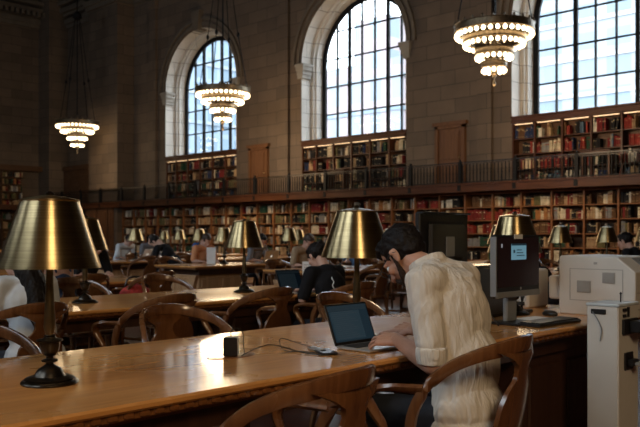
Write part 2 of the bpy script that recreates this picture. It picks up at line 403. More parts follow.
def ring_strip(m, x, s, prof, zbot, n=28):
    """sweeps a profile of (radius, y) around an arch with straight jambs down to zbot"""
    pts = [(-1, zbot)] + [(PI - PI * k / n) for k in range(n + 1)] + [(1, zbot)]
    rows = []
    for (r, y) in prof:
        row = [(x - r, y, zbot)]
        row += [(x + r * math.cos(PI - PI * k / n), y, ZS + r * math.sin(PI - PI * k / n)) for k in range(n + 1)]
        row += [(x + r, y, zbot)]; rows.append(row)
    L = len(rows[0]); vs = [v for r_ in rows for v in r_]; fs = []
    for i in range(len(rows) - 1):
        for k in range(L - 1): fs.append((i * L + k, i * L + k + 1, (i + 1) * L + k + 1, (i + 1) * L + k))
    m.add(vs, fs)
def arch_window(idx, x, Y, s, zb):
    # stepped reveal of pale stone
    m = MB(); yy = lambda d: Y + s * d
    ring_strip(m, x, s, [(RO - .005, yy(-.02)), (RO - .005, yy(.50)), (RO - .13, yy(.51)), (RO - .13, yy(.60)), (RO - .20, yy(.62)), (RO - .20, yy(1.03)), (RO + .02, yy(1.04)), (RO + .05, yy(.05)), (RO - .005, yy(-.02))], zb)
    m.build('trim_%d' % (idx * 2 + 1), M_jamb, kind='structure')
    m = MB()
    for sd in (-1, 1):
        for (dz, e, h) in ((0, .05, .14), (.14, .09, .16), (.30, .15, .16), (.46, .20, .10)):
            x0 = x + sd * (RO - .06 - e * .9); x1 = x + sd * (RO + .16 + e * .4)
            m.box(min(x0, x1), max(x0, x1), min(yy(-.04 - e * .6), yy(.40 if dz else .38)), max(yy(-.04 - e * .6), yy(.40)), ZS - .56 + dz, ZS - .56 + dz + h)
    m.build('trim_%d' % (200 + idx), M_impost, kind='structure'); m = MB()
    # archivolt: raised moulding around the arch, carried by the imposts, and its keystone
    n = 30
    for (r0, r1, pr) in ((RO + .10, RO + .22, .06), (RO + .34, RO + .46, .10)):
        vs = []; fs = []
        for k in range(n + 1):
            a = PI - PI * k / n
            for (r, y) in ((r0, Y), (r0, yy(-pr)), (r1, yy(-pr)), (r1, Y)): vs.append((x + r * math.cos(a), y, ZS + r * math.sin(a)))
        for k in range(n):
            for j in range(3): fs.append((k * 4 + j, k * 4 + j + 1, k * 4 + 5 + j, k * 4 + 4 + j))
        m.add(vs, fs)
    m.prism([(-.18, RO - .12), (.18, RO - .12), (.30, RO + .75), (-.30, RO + .75)], .5, Matrix.Translation((x, yy(.0), ZS)))
    m.build('trim_%d' % (idx * 2 + 2), M_trimstone, kind='structure')
    # metal frame with mullions and bars
    root = empty('window_%d' % (idx + 1), (x, yy(1.0), 0)); root['kind'] = 'structure'
    g = MB(); RG = 2.30; rf = 2.19
    m2 = MB(); ring_strip(m2, 0, s, [(RG + .12, -.05 * s), (rf, -.05 * s), (rf, .04 * s), (RG + .12, .04 * s)], zb)
    def top(xx, r=2.2): return ZS + math.sqrt(max(0, r * r - xx * xx))
    xs = [-1.59, -.955, -.32, .32, .955, 1.59]
    for i, xx in enumerate(xs):
        hw = .065 if i in (1, 4) else .026
        g.box(xx - hw, xx + hw, -.04, .05, zb, top(xx))
    for k in range(0, 6):
        z = ZSILL + 1.09 + 1.07 * k
        half = 2.2 if z < ZS else math.sqrt(max(.01, 2.2 ** 2 - (z - ZS) ** 2))
        if z < ZS + 2.1: g.box(-half, half, -.03, .04, z - .024, z + .024)
    g.box(-2.3, 2.3, -.06, .05, zb - .02, zb + .06)
    m2.v and g.add(m2.v, m2.f)
    g.build('window_frame', M_iron, root)
    p = MB(); n = 32
    poly = [(-2.25, zb)] + [(2.25 * math.cos(PI - PI * k / n), ZS + 2.25 * math.sin(PI - PI * k / n)) for k in range(n + 1)] + [(2.25, zb)]
    p.add([(a, .0, b) for a, b in poly], [tuple(range(len(poly)))])
    p.build('glass_pane', M_glass, root)
for i, x in enumerate(WIN_X): arch_window(i, x, Y_WALL, 1, ZSILL)
for i, x in enumerate(BACK_X): arch_window(i + 3, x, Y_BACK, -1, ZSILL)

# pilaster strips, pier, cornice
m = MB()
for x in WIN_X:
    for sd in (-1,):
        x0 = x + sd * 3.23; x1 = x + sd * 3.75
        m.box(min(x0, x1), max(x0, x1), Y_WALL - .14, Y_WALL, 2.8, 12.5)
        m.box(min(x0, x1) - .05, max(x0, x1) + .05, Y_WALL - .2, Y_WALL, 12.1, 12.4)
m.build('trim_41', M_stone, kind='structure')
m = MB(); m.box(-36.7, -34.05, 21.05, Y_WALL, 0, Z_CEIL); m.box(-42.0, -40.6, 20.9, Y_WALL + .1, 0, Z_CEIL)
m.build('wall_pier', M_stone, kind='structure')
m = MB()
for (dz, e, h) in ((12.6, .12, .2), (12.8, .22, .25), (13.2, .3, .15), (13.35, .5, .25), (13.75, .62, .18)):
    m.box(X_END, X_NEAR, Y_WALL - e, Y_WALL, dz, dz + h); m.box(X_END, X_END + e, Y_BACK, Y_WALL, dz, dz + h)
    m.box(-36.7 - e, -34.05 + e, 21.05 - e, 21.1, dz, dz + h); m.box(-34.1, -34.05 + e, 21.05, Y_WALL, dz, dz + h)
    m.box(X_END, X_NEAR, Y_BACK, Y_BACK + e, dz, dz + h)
for k in range(60): m.box(X_END + .45, X_END + .75, 4 + k * .3, 4 + k * .3 + .15, 13.1, 13.35)
m.build('trim_42', M_trimstone, kind='structure')

# balcony deck with its wooden fascia along the window wall and the end wall
Z_BAL = 2.80; YB = 20.9
m = MB(); m.box(X_END, X_NEAR, YB + .04, Y_WALL, Z_BAL - .14, Z_BAL); m.box(X_END, X_END + 1.2, Y_BACK, Y_WALL, Z_BAL - .14, Z_BAL)
m.build('trim_43', M_shelfdark, kind='structure')
m = MB(); m.box(X_END + 1.2, X_NEAR, YB - .02, YB + .06, Z_BAL - .20, Z_BAL + .06); m.box(X_END + 1.2, X_NEAR, YB - .06, YB + .06, Z_BAL + .02, Z_BAL + .07)
m.box(X_END + 1.14, X_END + 1.22, Y_BACK, YB, Z_BAL - .20, Z_BAL + .06)
m.build('trim_44', M_crown, kind='structure')

# railing
rl = empty('balcony_railing', (0, YB + .05, Z_BAL), 0, 'long dark iron balcony railing with thin balusters running along the window wall', 'railing')
px = -40.6 + .0
posts = [-12.26 + 1.93 * k for k in range(-15, 8)]
m = MB(); m.box(posts[0], posts[-1], -.04, .04, .70, .73); m.box(posts[0], posts[-1], -.02, .02, .65, .665); m.build('top_rail', M_rail, rl)
m = MB(); m.box(posts[0], posts[-1], -.02, .02, .09, .12)
x = posts[0]
while x < posts[-1]:
    m.box(x - .011, x + .011, -.011, .011, .10, .66); m.box(x - .02, x + .02, -.012, .012, .36, .39); x += .125
m.build('baluster_panel', M_iron, rl)
for xp in posts:
    m = MB(); m.box(xp - .05, xp + .05, -.05, .05, .07, .74); m.lathe([(.03, .74), (.045, .76), (.045, .78), (.02, .81), (.0, .82)], 8, (xp, 0, 0)); m.box(xp - .06, xp + .06, -.08, .06, -.16, .10)
    m.build('post', M_iron, rl)

# balcony doors
def balcony_door(idx, x, label):
    r = empty('door_%d' % idx, (x, Y_WALL, Z_BAL)); r['kind'] = 'structure'
    m = MB()
    for sd in (-1, 1): m.box(sd * .59 - .0 if sd < 0 else .47, -.47 if sd < 0 else .59, -.12, 0, 0, 2.12)
    m.box(-.66, .66, -.16, 0, 2.08, 2.2); m.box(-.59, .59, -.12, 0, 1.98, 2.1); m.build('door_frame', M_door, r)
    m = MB(); m.box(-.47, .47, -.05, 0, 0, 1.98)
    for (a, b, c, d) in ((-.30, .30, .15, .85), (-.30, .30, 1.0, 1.82)):
        m.box(a - .05, b + .05, -.075, -.04, c - .05, d + .05); m.box(a, b, -.09, -.04, c, d)
    m.build('door_panel', M_door, r)
    m = MB(); m.ell((.38, -.1, 1.0), (.035, .035, .035)); m.build('door_handle', M_brass, r, True)
balcony_door(1, -24.75, ''); balcony_door(2, -15.25, '')

# ------------------------------------------------------------------ bookcases and books
BOOKC = [('maroon', (.17, .022, .020)), ('dark red', (.26, .035, .025)), ('tan', (.42, .28, .15)), ('cream', (.62, .52, .36)),
         ('brown', (.13, .065, .03)), ('black', (.018, .016, .016)), ('navy', (.022, .035, .085)), ('dark green', (.025, .06, .035)),
         ('grey', (.22, .21, .20)), ('olive', (.14, .12, .05)), ('pale', (.70, .64, .52)), ('orange brown', (.36, .15, .05)), ('blue grey', (.10, .15, .20))]
BM = [plain('book_' + n.replace(' ', '_'), tuple(.85 * q for q in c), .7, var=.25, scale=8, spec=.12) for n, c in BOOKC]
M_pages = plain('book_pages', (.55, .48, .36), .8)
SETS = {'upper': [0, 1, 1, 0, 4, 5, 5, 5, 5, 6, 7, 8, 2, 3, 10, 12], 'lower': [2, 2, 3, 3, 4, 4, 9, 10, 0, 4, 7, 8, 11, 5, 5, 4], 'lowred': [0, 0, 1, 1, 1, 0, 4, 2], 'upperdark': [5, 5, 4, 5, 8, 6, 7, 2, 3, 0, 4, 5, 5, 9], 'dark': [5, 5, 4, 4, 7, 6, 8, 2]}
def book_geo(m, x0, x1, yf, d, z0, z1, lean, cm, gm, pm, T=None):
    """one book, spine towards -y at yf"""
    w_ = x1 - x0; xs = [x0, x0 + w_ * .15, x0 + w_ * .5, x0 + w_ * .85, x1]; ys = [yf + .012, yf + .002, yf - .004, yf + .002, yf + .012]
    h = z1 - z0; lv = [0, .14, .17, .72, .80, 1.0]
    vs = []
    for l in lv:
        z = z0 + h * l; dx = lean * l * h
        vs += [(xs[k] + dx, ys[k], z) for k in range(5)] + [(x1 + dx, yf + d, z), (x0 + dx, yf + d, z)]
    if T: vs = [T @ Vector(v) for v in vs]
    n = len(m.v); m.v += [tuple(v) for v in vs]
    for i in range(5):
        for k in range(7):
            k2 = (k + 1) % 7
            m.f.append((n + i * 7 + k, n + i * 7 + k2, n + (i + 1) * 7 + k2, n + (i + 1) * 7 + k))
            m.mi.append(gm if (i in (1, 3) and k < 4) else cm)
    m.f.append(tuple(n + 35 + k for k in range(7))); m.mi.append(pm)
    m.f.append(tuple(n + k for k in range(6, -1, -1))); m.mi.append(pm)

BOOKS = []   # (x0,x1,yf,d,z0,z1,lean,color,(label info), T)
def fill_shelf(x0, x1, yf, z0, hmax, pal, info, rng, T=None, full=.93, thick=(.035, .085)):
    x = x0 + .01; n = 0; run = rng.choice(SETS[pal]); hh = hmax * rng.uniform(.70, .92)
    while x < x1 - .04:
        if rng.random() > full: x += rng.uniform(.05, .22); run = rng.choice(SETS[pal]); continue
        if rng.random() < .38: run = rng.choice(SETS[pal]); hh = hmax * rng.uniform(.62, .93)
        t = rng.uniform(*thick)
        if x + t > x1 - .01: break
        n += 1; h = hh * rng.uniform(.96, 1.0) if rng.random() < .7 else hmax * rng.uniform(.62, .93)
        ln = rng.uniform(-.06, .22) if rng.random() < .06 and x + t + .08 < x1 else 0
        BOOKS.append((x, x + t, yf + rng.uniform(0, .03), .2, z0, z0 + h, ln, run, info + (n,), T))
        x += t + .003 + abs(ln) * .3
def bookcase(name, x0, x1, yf, depth, z0, shelves, ztop, mat, label, group, pal, info, seed, T=None, lit=False, nob=False, colm=.06):
    """shelves: list of z of shelf boards; books stand on each up to the next"""
    root = empty(name, (0, 0, 0), 0, label, 'bookcase', group)
    if T: root.matrix_world = T
    m = MB(); m.box(x0 - colm / 2, x0 + colm / 2, yf - .03, yf + depth, z0, ztop, bev=.006); m.build('side_panel', mat, root)
    m = MB(); m.box(x0, x1, yf + depth - .02, yf + depth, z0, ztop); m.build('back_panel', M_shelfdark, root)
    rng = random.Random(seed)
    zz = list(shelves) + [ztop]
    for i, z in enumerate(shelves):
        m = MB(); m.box(x0 + colm / 2, x1 - colm / 2, yf, yf + depth - .02, z - .03, z); m.build('shelf', mat, root)
        if not nob: fill_shelf(x0 + colm / 2, x1 - colm / 2, yf + .03, z, zz[i + 1] - z - .045, pal if isinstance(pal, str) else pal[i % len(pal)], info + (len(shelves) - i,), rng, T, thick=(.028, .062) if info[0] == 'u' else (.032, .075))
    m = MB(); m.box(x0 + colm / 2, x1 - colm / 2, yf - .01, yf + depth, ztop - .03, ztop); m.build('top_board', mat, root)
    if lit:
        m = MB(); m.box(x0 + .08, x1 - .08, yf - .02, yf + .01, ztop - .045, ztop - .03); m.build('shelf_light', M_shelflight, root)
    return root

wname = ['left', 'middle', 'right']
for wi, wx in enumerate(WIN_X):
    n = 6; ed = [-2.55, -1.80, -.90, 0, .90, 1.80, 2.55]
    for k in range(n):
        x0 = wx + ed[k]
        if x0 > -8.6 : continue
        bookcase('bookcase', x0, wx + ed[k + 1], Y_WALL + .03, .34, Z_BAL, [Z_BAL + .02, Z_BAL + .50, Z_BAL + .97, Z_BAL + 1.44], 4.72, M_crown,
                 'dark wooden balcony bookcase, %s bay from the left under the %s arched window' % (ordinal(k + 1), wname[wi]), 'balcony bookcases',
                 ['upper' if wi == 2 else 'upperdark'] * 4, ('u', wi, k + 1), 100 + wi * 10 + k, lit=True)
    m = MB(); m.box(wx - RO, wx + RO, Y_WALL - .07, Y_WALL + .40, 4.72, 4.78); m.box(wx - RO, wx + RO, Y_WALL - .03, Y_WALL + .42, 4.78, 4.88); m.box(wx - RO, wx + RO, Y_WALL - .10, Y_WALL + 1.15, 4.88, 4.93)
    m.build('trim_%d' % (51 + wi), M_crown, kind='structure')
    m = MB(); m.box(wx - RO, wx + RO, Y_WALL + .40, Y_WALL + 1.2, 2.7, 4.91); m.build('trim_%d' % (61 + wi), M_shelfdark, kind='structure')

# lower bookcases, one metre bays
YL = 21.35
nb = 0
xx = -9.32 + .99 * 1
lx = []
while xx > -34.0: lx.append(xx); xx -= .99
for k, x1 in enumerate(lx):
    pal = ['lower'] * 6
    if k in (4, 5, 9): pal[3:5] = ['lowred', 'lowred']
    if k in (2, 7, 12): pal[5] = 'lowred'
    bookcase('bookcase', x1 - .99, x1, YL, .45, 0.0, [.10, .50, .91, 1.32, 1.73, 2.14], 2.56, M_shelf,
             'tall wooden wall bookcase under the balcony, %s bay counted from the right edge' % ordinal(k + 1) if k < 26 else 'x', 'wall bookcases under the balcony',
             pal, ('l', 0, k + 1), 300 + k)
m = MB(); m.box(lx[-1] - 1.02, lx[0] + .02, YL - .03, YL + .5, 2.56, 2.66); m.build('trim_71', M_shelfdark, kind='structure')
# dark timber panelling left of the shelves
m = MB()
for (a, b) in ((-36.9, -35.9), (-35.8, -34.85), (-34.75, -34.35)):
    m.box(a, b, 20.98, 21.1, 0, 2.6); m.box(a + .12, b - .12, 20.93, 21.0, .2, 1.1); m.box(a + .12, b - .12, 20.93, 21.0, 1.25, 2.4)
m.build('trim_72', M_door, kind='structure')
# end wall bookcases, both levels (seen dimly)
TE = Matrix.Translation((X_END, 0, 0)) @ Matrix.Rotation(R(90), 4, 'Z')     # local x -> +Y, local -y -> +X
for k in range(6):
    y0 = 19.9 - 1.25 * (k + 1)
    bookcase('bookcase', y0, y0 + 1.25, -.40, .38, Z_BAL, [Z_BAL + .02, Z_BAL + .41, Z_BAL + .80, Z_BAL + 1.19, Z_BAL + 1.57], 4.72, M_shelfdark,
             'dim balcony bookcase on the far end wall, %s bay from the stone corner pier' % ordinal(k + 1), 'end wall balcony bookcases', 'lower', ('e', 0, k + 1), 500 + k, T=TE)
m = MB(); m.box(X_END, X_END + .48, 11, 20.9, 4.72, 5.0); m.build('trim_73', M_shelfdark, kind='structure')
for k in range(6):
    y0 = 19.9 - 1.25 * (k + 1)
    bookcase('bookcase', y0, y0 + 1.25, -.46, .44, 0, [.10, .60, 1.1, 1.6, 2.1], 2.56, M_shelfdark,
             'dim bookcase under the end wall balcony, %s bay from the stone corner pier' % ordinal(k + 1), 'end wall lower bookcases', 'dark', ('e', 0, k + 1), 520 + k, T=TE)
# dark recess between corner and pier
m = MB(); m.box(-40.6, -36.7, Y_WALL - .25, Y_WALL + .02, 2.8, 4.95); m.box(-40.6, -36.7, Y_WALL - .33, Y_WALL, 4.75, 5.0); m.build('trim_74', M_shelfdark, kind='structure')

# the 300 books that show largest are objects of their own, the rest one mass
def book_dist(b):
    x0, x1, yf, d, z0, z1, ln, c, info, T = b
    p = Vector(((x0 + x1) / 2, yf, (z0 + z1) / 2)); p = T @ p if T else p
    fx, fy = -.695, .719
    dep = p.x * fx + p.y * fy; sx = 320 + 800 * (p.x * .719 + p.y * .695) / dep; sy = 235 - 800 * (p.z - 1.27) / dep
    hid = not (0 < sx < 636) or sy > 243
    if info[0] == 'u' and info[3] > 3: hid = True
    if info[0] == 'l' and info[3] < 2 and False: hid = True
    if 404 < sx < 462 and sy > 212: hid = True
    if 490 < sx < 543 and sy > 216: hid = True
    return 1e9 if hid else dep / max(.4, ((x1 - x0) * (z1 - z0) / .015) ** .5)
BOOKS.sort(key=book_dist)
SH = {1: 'top', 2: 'second', 3: 'third', 4: 'fourth', 5: 'fifth', 6: 'bottom'}
bmesh_cache = {}
tall = lambda h: 'tall' if h > .33 else ('short' if h < .27 else '')
mass = MB()
for i, b in enumerate(BOOKS):
    x0, x1, yf, d, z0, z1, ln, c, info, T = b
    if i < 300:
        m = MB(); book_geo(m, -(x1 - x0) / 2, (x1 - x0) / 2, 0, d, 0, z1 - z0, ln, 0, 1, 2)
        o = m.build('book', [BM[c], M_book_gold if (i % 3 == 0) else BM[(c + 3) % 5 if i % 3 == 1 else c], M_pages])
        o.location = ((x0 + x1) / 2, yf, z0)
        if info[0] == 'u':
            lab = '%s book %s from left, %s shelf of %s balcony bay under the %s window' % (BOOKC[c][0], ordinal(info[4]), SH[info[3]], ordinal(info[2]), wname[info[1]]); g = 'books on the balcony shelves'
        else:
            lab = '%s book %s from left, %s shelf down, under-balcony bay %s from right edge' % (BOOKC[c][0], ordinal(info[4]), SH[info[3]], ordinal(info[2])); g = 'books on the shelves under the balcony'
        tag(o, lab, 'book', g)
    else:
        gm = 13 if (i % 3 == 0) else (BOOKC and ((c + 3) % 5 if i % 3 == 1 else c))
        book_geo(mass, x0, x1, yf, d, z0, z1, ln, c, gm, 14, T)
o = mass.build('books', BM + [M_book_gold, M_pages]); o['kind'] = 'stuff'; tag(o, 'rows of mixed old books filling the rest of the dim wall shelves', 'books')

# dark wooden reading stands on the balcony rail
for (x, lab) in ((-9.85, 'small dark wooden reading stand on the balcony under the right window'), (-19.6, 'small dark wooden reading stand on the balcony under the middle window')):
    r = empty('reading_stand', (x, YB + .25, Z_BAL), 0, lab, 'reading stand', 'reading stands on the balcony')
    m = MB(); m.box(-.42, .42, -.12, .22, .66, .77, bev=.01); m.box(-.47, .47, -.16, .26, .77, .80, bev=.008); m.build('top', M_crown, r)
    for sx in (-.38, .38):
        m = MB(); m.box(sx - .03, sx + .03, -.10, .18, 0, .66); m.build('leg', M_crown, r)

# ------------------------------------------------------------------ buildings outside
MF = [facade('pale_tower', (.26, .285, .31), (.165, .205, .245), 3.4, 2.7, .55), facade('blue_tower', (.20, .25, .30), (.13, .175, .22), 2.0, 3.2, .3), facade('pink_block', (.33, .27, .28), (.20, .235, .265), 3.0, 3.5, .7)]
def building(x0, x1, y0, y1, h, mt, lab, steps=()):
    r = empty('building', ((x0 + x1) / 2, (y0 + y1) / 2, -6), 0, lab, 'building', 'buildings outside the windows')
    w2, d2 = (x1 - x0) / 2, (y1 - y0) / 2
    m = MB(); m.box(-w2, w2, -d2, d2, 0, h)
    for (a, b, hh) in steps: m.box(w2 * a, w2 * b, -d2 * .9, d2 * .9, h, h + hh)
    m.build('facade', mt, r)
    m = MB()
    for k in range(int(h / 3.5)): m.box(-w2 - .15, w2 + .15, -d2 - .15, d2 + .15, 3.5 * k + 2.9, 3.5 * k + 3.3)
    m.build('cornice_band', MF[0] if mt is not MF[0] else M_bandw, r)
M_bandw = plain('band_concrete', (.36, .375, .39), .8, var=.05, scale=1)
building(-43, -14, 72, 90, 41, MF[0], 'pale banded office tower filling the view through the right window', [(-.7, .5, 9)])
building(-64, -52, 66, 80, 26, MF[2], 'low pinkish block with stepped roof seen through the middle window', [(-.2, .6, 5)])
building(-88, -76, 48, 70, 60, MF[1], 'blue shaded tower seen through the left window')
f = MB(); f.box(-160, 60, 23.3, 150, -6.5, -6); f.build('trim_91', M_trimstone, kind='structure')

# ------------------------------------------------------------------ chandeliers
bulb_me = MB().ell((0, 0, 0), (.053, .053, .056), seg=10, rings=8).mesh('bulb', M_bulb, True)
def chandelier(loc, lab, first):
    r = empty('chandelier', loc, 0, lab, 'chandelier', 'tiered chandeliers'); k = 1.0
    tiers = [(1.00, 0.0, 34), (.78, -.22, 28), (.47, -.52, 18), (.30, -.82, 12)]
    for i, (rad, z, n) in enumerate(tiers):
        m = MB(); h = .11 if i == 0 else .08
        m.lathe([(rad - .10, z + .04), (rad + .02, z + .05), (rad + .04, z + .08), (rad + .03, z + .08 + h), (rad + .05, z + .11 + h), (rad - .03, z + .11 + h), (rad - .10, z + .06)], 48, close=False)
        if i == 0:
            for q in range(24):
                a = 2 * PI * q / 24; m.ell(((rad + .03) * math.cos(a), (rad + .03) * math.sin(a), z + .25), (.035, .035, .05), seg=8, rings=6)
        for q in range(8):
            a = 2 * PI * q / 8 + .2; m.tube([(.04 * math.cos(a), .04 * math.sin(a), z + .12), ((rad - .06) * math.cos(a), (rad - .06) * math.sin(a), z + .08)], .014)
        t = m.build('tier_ring', M_chand, r, autosmooth=40)
        for q in range(n):
            a = 2 * PI * q / n
            b = bpy.data.objects.new('bulb', bulb_me); C.objects.link(b); b.parent = t
            b.location = ((rad - .02) * math.cos(a), (rad - .02) * math.sin(a), z - .02)
    m = MB(); m.lathe([(.05, -.95), (.10, -.9), (.07, -.8), (.05, -.5), (.09, -.2), (.05, 0), (.04, .5)], 12); m.lathe([(.0, -1.2), (.035, -1.18), (.05, -1.13), (.03, -1.08), (.015, -1.03), (.06, -.98), (.05, -.95)], 12)
    m.build('finial', M_chand, r, True)
    r.scale = (.965, .965, 1.08); zt = (Z_CEIL - .5 - loc[2]) / 1.08
    for q in range(4):
        a = 2 * PI * q / 4 + .5; m = MB()
        m.tube([(.98 * math.cos(a), .98 * math.sin(a), .2), (.62 * math.cos(a), .62 * math.sin(a), 2.0), (.12 * math.cos(a), .12 * math.sin(a), 4.9)], .017)
        m.ell((.62 * math.cos(a), .62 * math.sin(a), 2.0), (.06, .06, .09), seg=8, rings=6)
        m.build('chain', M_iron, r)
    m = MB(); m.tube([(0, 0, .4), (0, 0, zt)], .03); m.lathe([(.03, 4.7), (.22, 4.8), (.22, 4.95), (.05, 5.1)], 16); m.build('centre_rod', M_iron, r)
    l = bpy.data.lights.new('chandelier_light', 'POINT'); l.energy = 70 if loc[0] < -30 else 420; l.color = (1, .72, .42); l.shadow_soft_size = .8
    o = bpy.data.objects.new('chandelier_light', l); C.objects.link(o); o.parent = r; o.location = (0, 0, -1.9)
chandelier((-10.9, 17.6, 6.33), 'largest lit tiered chandelier, hanging left of the right window', True)
chandelier((-22.95, 18.6, 6.40), 'lit tiered chandelier hanging before the left arched window', False)
chandelier((3.0, -.8, 6.5), 'lit tiered chandelier overhead behind the camera', False)
chandelier((-34.9, 19.4, 6.45), 'smallest lit tiered chandelier, hanging before the dark left wall', False)

# ------------------------------------------------------------------ reading tables
def table(xc, y0, y1, label, name='reading_table', worn=False):
    r = empty(name, (xc, (y0 + y1) / 2, 0), 0, label, 'table', 'long reading tables')
    L = (y1 - y0) / 2; W = .57
    m = MB(); m.box(-W, W, -L, L, .742, .770, bev=.008); m.build('tabletop', M_table, r)
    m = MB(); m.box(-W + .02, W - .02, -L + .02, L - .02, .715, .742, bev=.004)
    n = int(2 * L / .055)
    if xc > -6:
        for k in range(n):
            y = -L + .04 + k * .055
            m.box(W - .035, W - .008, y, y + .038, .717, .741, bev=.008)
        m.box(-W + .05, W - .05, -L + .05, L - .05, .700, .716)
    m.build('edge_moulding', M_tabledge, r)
    m = MB(); m.box(-W + .1, W - .1, -L + .15, L - .15, .62, .715); m.build('apron', M_ped, r)
    for sy in (-1, 1):
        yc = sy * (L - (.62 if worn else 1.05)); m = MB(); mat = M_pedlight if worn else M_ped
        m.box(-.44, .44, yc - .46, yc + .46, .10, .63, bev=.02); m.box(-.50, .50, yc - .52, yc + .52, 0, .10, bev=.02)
        for sx in (-1, 1):
            for (a, b) in ((-.40, -.04), (.04, .40)):
                m.box(min(sx * .43, sx * .455), max(sx * .43, sx * .455), yc + a, yc + b, .17, .56, bev=.01)
        for se in (-1, 1):
            pts = [(-.40, .12), (-.36, .12), (-.33, .3), (-.40, .5), (-.46, .62), (.46, .62), (.40, .5), (.33, .3), (.36, .12), (.40, .12)]
            m.prism(pts, .06, Matrix.Translation((0, yc + se * .49, 0)))
            for q in (-.18, 0, .18): m.box(q - .075, q + .075, yc + se * .52 - .015, yc + se * .52 + .015, .16, .58, bev=.01)
        m.build('pedestal', mat, r)
    return r
Y0, Y1, F0, F1 = -1.05, 5.30, 7.75, 14.2
def RX(k): return -2.62 - 2.735 * k
table(RX(0), Y0, Y1, 'long polished oak reading table in the foreground with the big brass lamp')
rown = ['front', 'second', 'third', 'fourth', 'fifth', 'sixth', 'seventh', 'eighth', 'ninth', 'tenth', 'eleventh', 'twelfth', 'thirteenth']
for k in range(1, 9):
    table(RX(k), Y0 + .1, Y1 + (.3 if k == 1 else .1), '%s long oak reading table from the front, on this side of the aisle' % rown[k])
for k in range(0, 10):
    if k in (0,): continue
    table(RX(k), F0, F1, '%s long oak reading table from the front, beyond the aisle' % rown[k], worn=True)

# ------------------------------------------------------------------ brass table lamps
def lamp_proto():
    r = empty('table_lamp', (0, 0, 0), 0, 'x', 'lamp', 'brass shaded reading lamps')
    m = MB(); m.lathe([(.092, 0), (.095, .005), (.092, .011), (.080, .014), (.082, .019), (.070, .024), (.052, .027), (.047, .036), (.038, .050), (.022, .060), (.013, .067), (.013, .071), (.027, .075), (.027, .080), (.012, .085), (.012, .092), (.024, .098),
                        (.030, .112), (.034, .132), (.034, .140), (.043, .143), (.043, .148), (.024, .152), (.018, .158), (.020, .162), (.013, .166)], 32)
    m.build('base', M_bronze, r, autosmooth=50)
    m = MB(); m.lathe([(.013, .16), (.020, .19), (.016, .26), (.012, .33), (.012, .585)], 16); m.build('pole', M_pole, r, autosmooth=50)
    m = MB(); m.lathe([(.1675, .392), (.1690, .390), (.1685, .394), (.096, .612), (.0985, .615), (.0985, .619), (.085, .622), (.055, .628), (.028, .632), (.012, .634)], 64, close=False)
    s = m.build('lamp_shade', M_brass, r, autosmooth=35)
    m = MB(); m.lathe([(.166, .393), (.0945, .610), (.02, .614)], 48, close=False); m.build('shade_lining', M_brass_in, s)
    m = MB(); m.lathe([(.014, .634), (.016, .640), (.006, .648)], 12); m.build('cap_nut', M_bronze, s)
    for sx in (-1, 1):
        m = MB(); m.ell((sx * .045, 0, .48), (.022, .022, .045), seg=12, rings=8); m.build('bulb', M_lampbulb, r, True)
    return r
lp = lamp_proto()
lamp_spots = []
LY = (-.18, 1.305, 2.97, 4.47)
for k in range(0, 9):
    for j, y in enumerate(LY):
        if k > 0: y += .11 + (.07 if j == 1 else -.04 if j == 2 else 0)
        lamp_spots.append((k, 'n', j, RX(k), y))
LF = (8.8, 10.36, 11.85, 13.3)
for k in range(1, 10):
    for j, y in enumerate(LF): lamp_spots.append((k, 'f', j, RX(k), y))
def pix(x, y, z):
    dep = x * -.695 + y * .719; return (320 + 800 * (x * .719 + y * .695) / dep, 235 - 800 * (z - 1.27) / dep) if dep > .1 else (-999, 0)
first = True; cnt = {}; nearest = None
for (k, side, j, x, y) in lamp_spots:
    p = pix(x, y, 1.25)
    if not (-30 < p[0] < 660): continue
    if k == 0 and side == 'n': lab = {1: 'large brass shaded lamp nearest the camera, at left on the foreground table', 2: 'brass shaded lamp behind the silver laptop on the foreground table', 3: 'brass shaded lamp standing behind the dark computer screen'}.get(j, 'brass lamp at the near end of the foreground table')
    else: lab = 'brass shaded lamp, %s along the %s table from the front, %s' % (ordinal(j + 1), rown[k], 'this side of the aisle' if side == 'n' else 'beyond the aisle')
    if k >= 5 and p[0] < 140: continue
    if k == 0 and j == 1 and side == 'n': x = -2.53
    sc_ = (1.14 if j == 1 else 1.05) if k == 0 and j in (1, 2) else 1.0
    if first: lp.location = (x, y, .770); lp['label'] = lab; first = False
    else: dup(lp, (x, y, .770), random.uniform(0, 6), lab).scale = (sc_, sc_, 1)

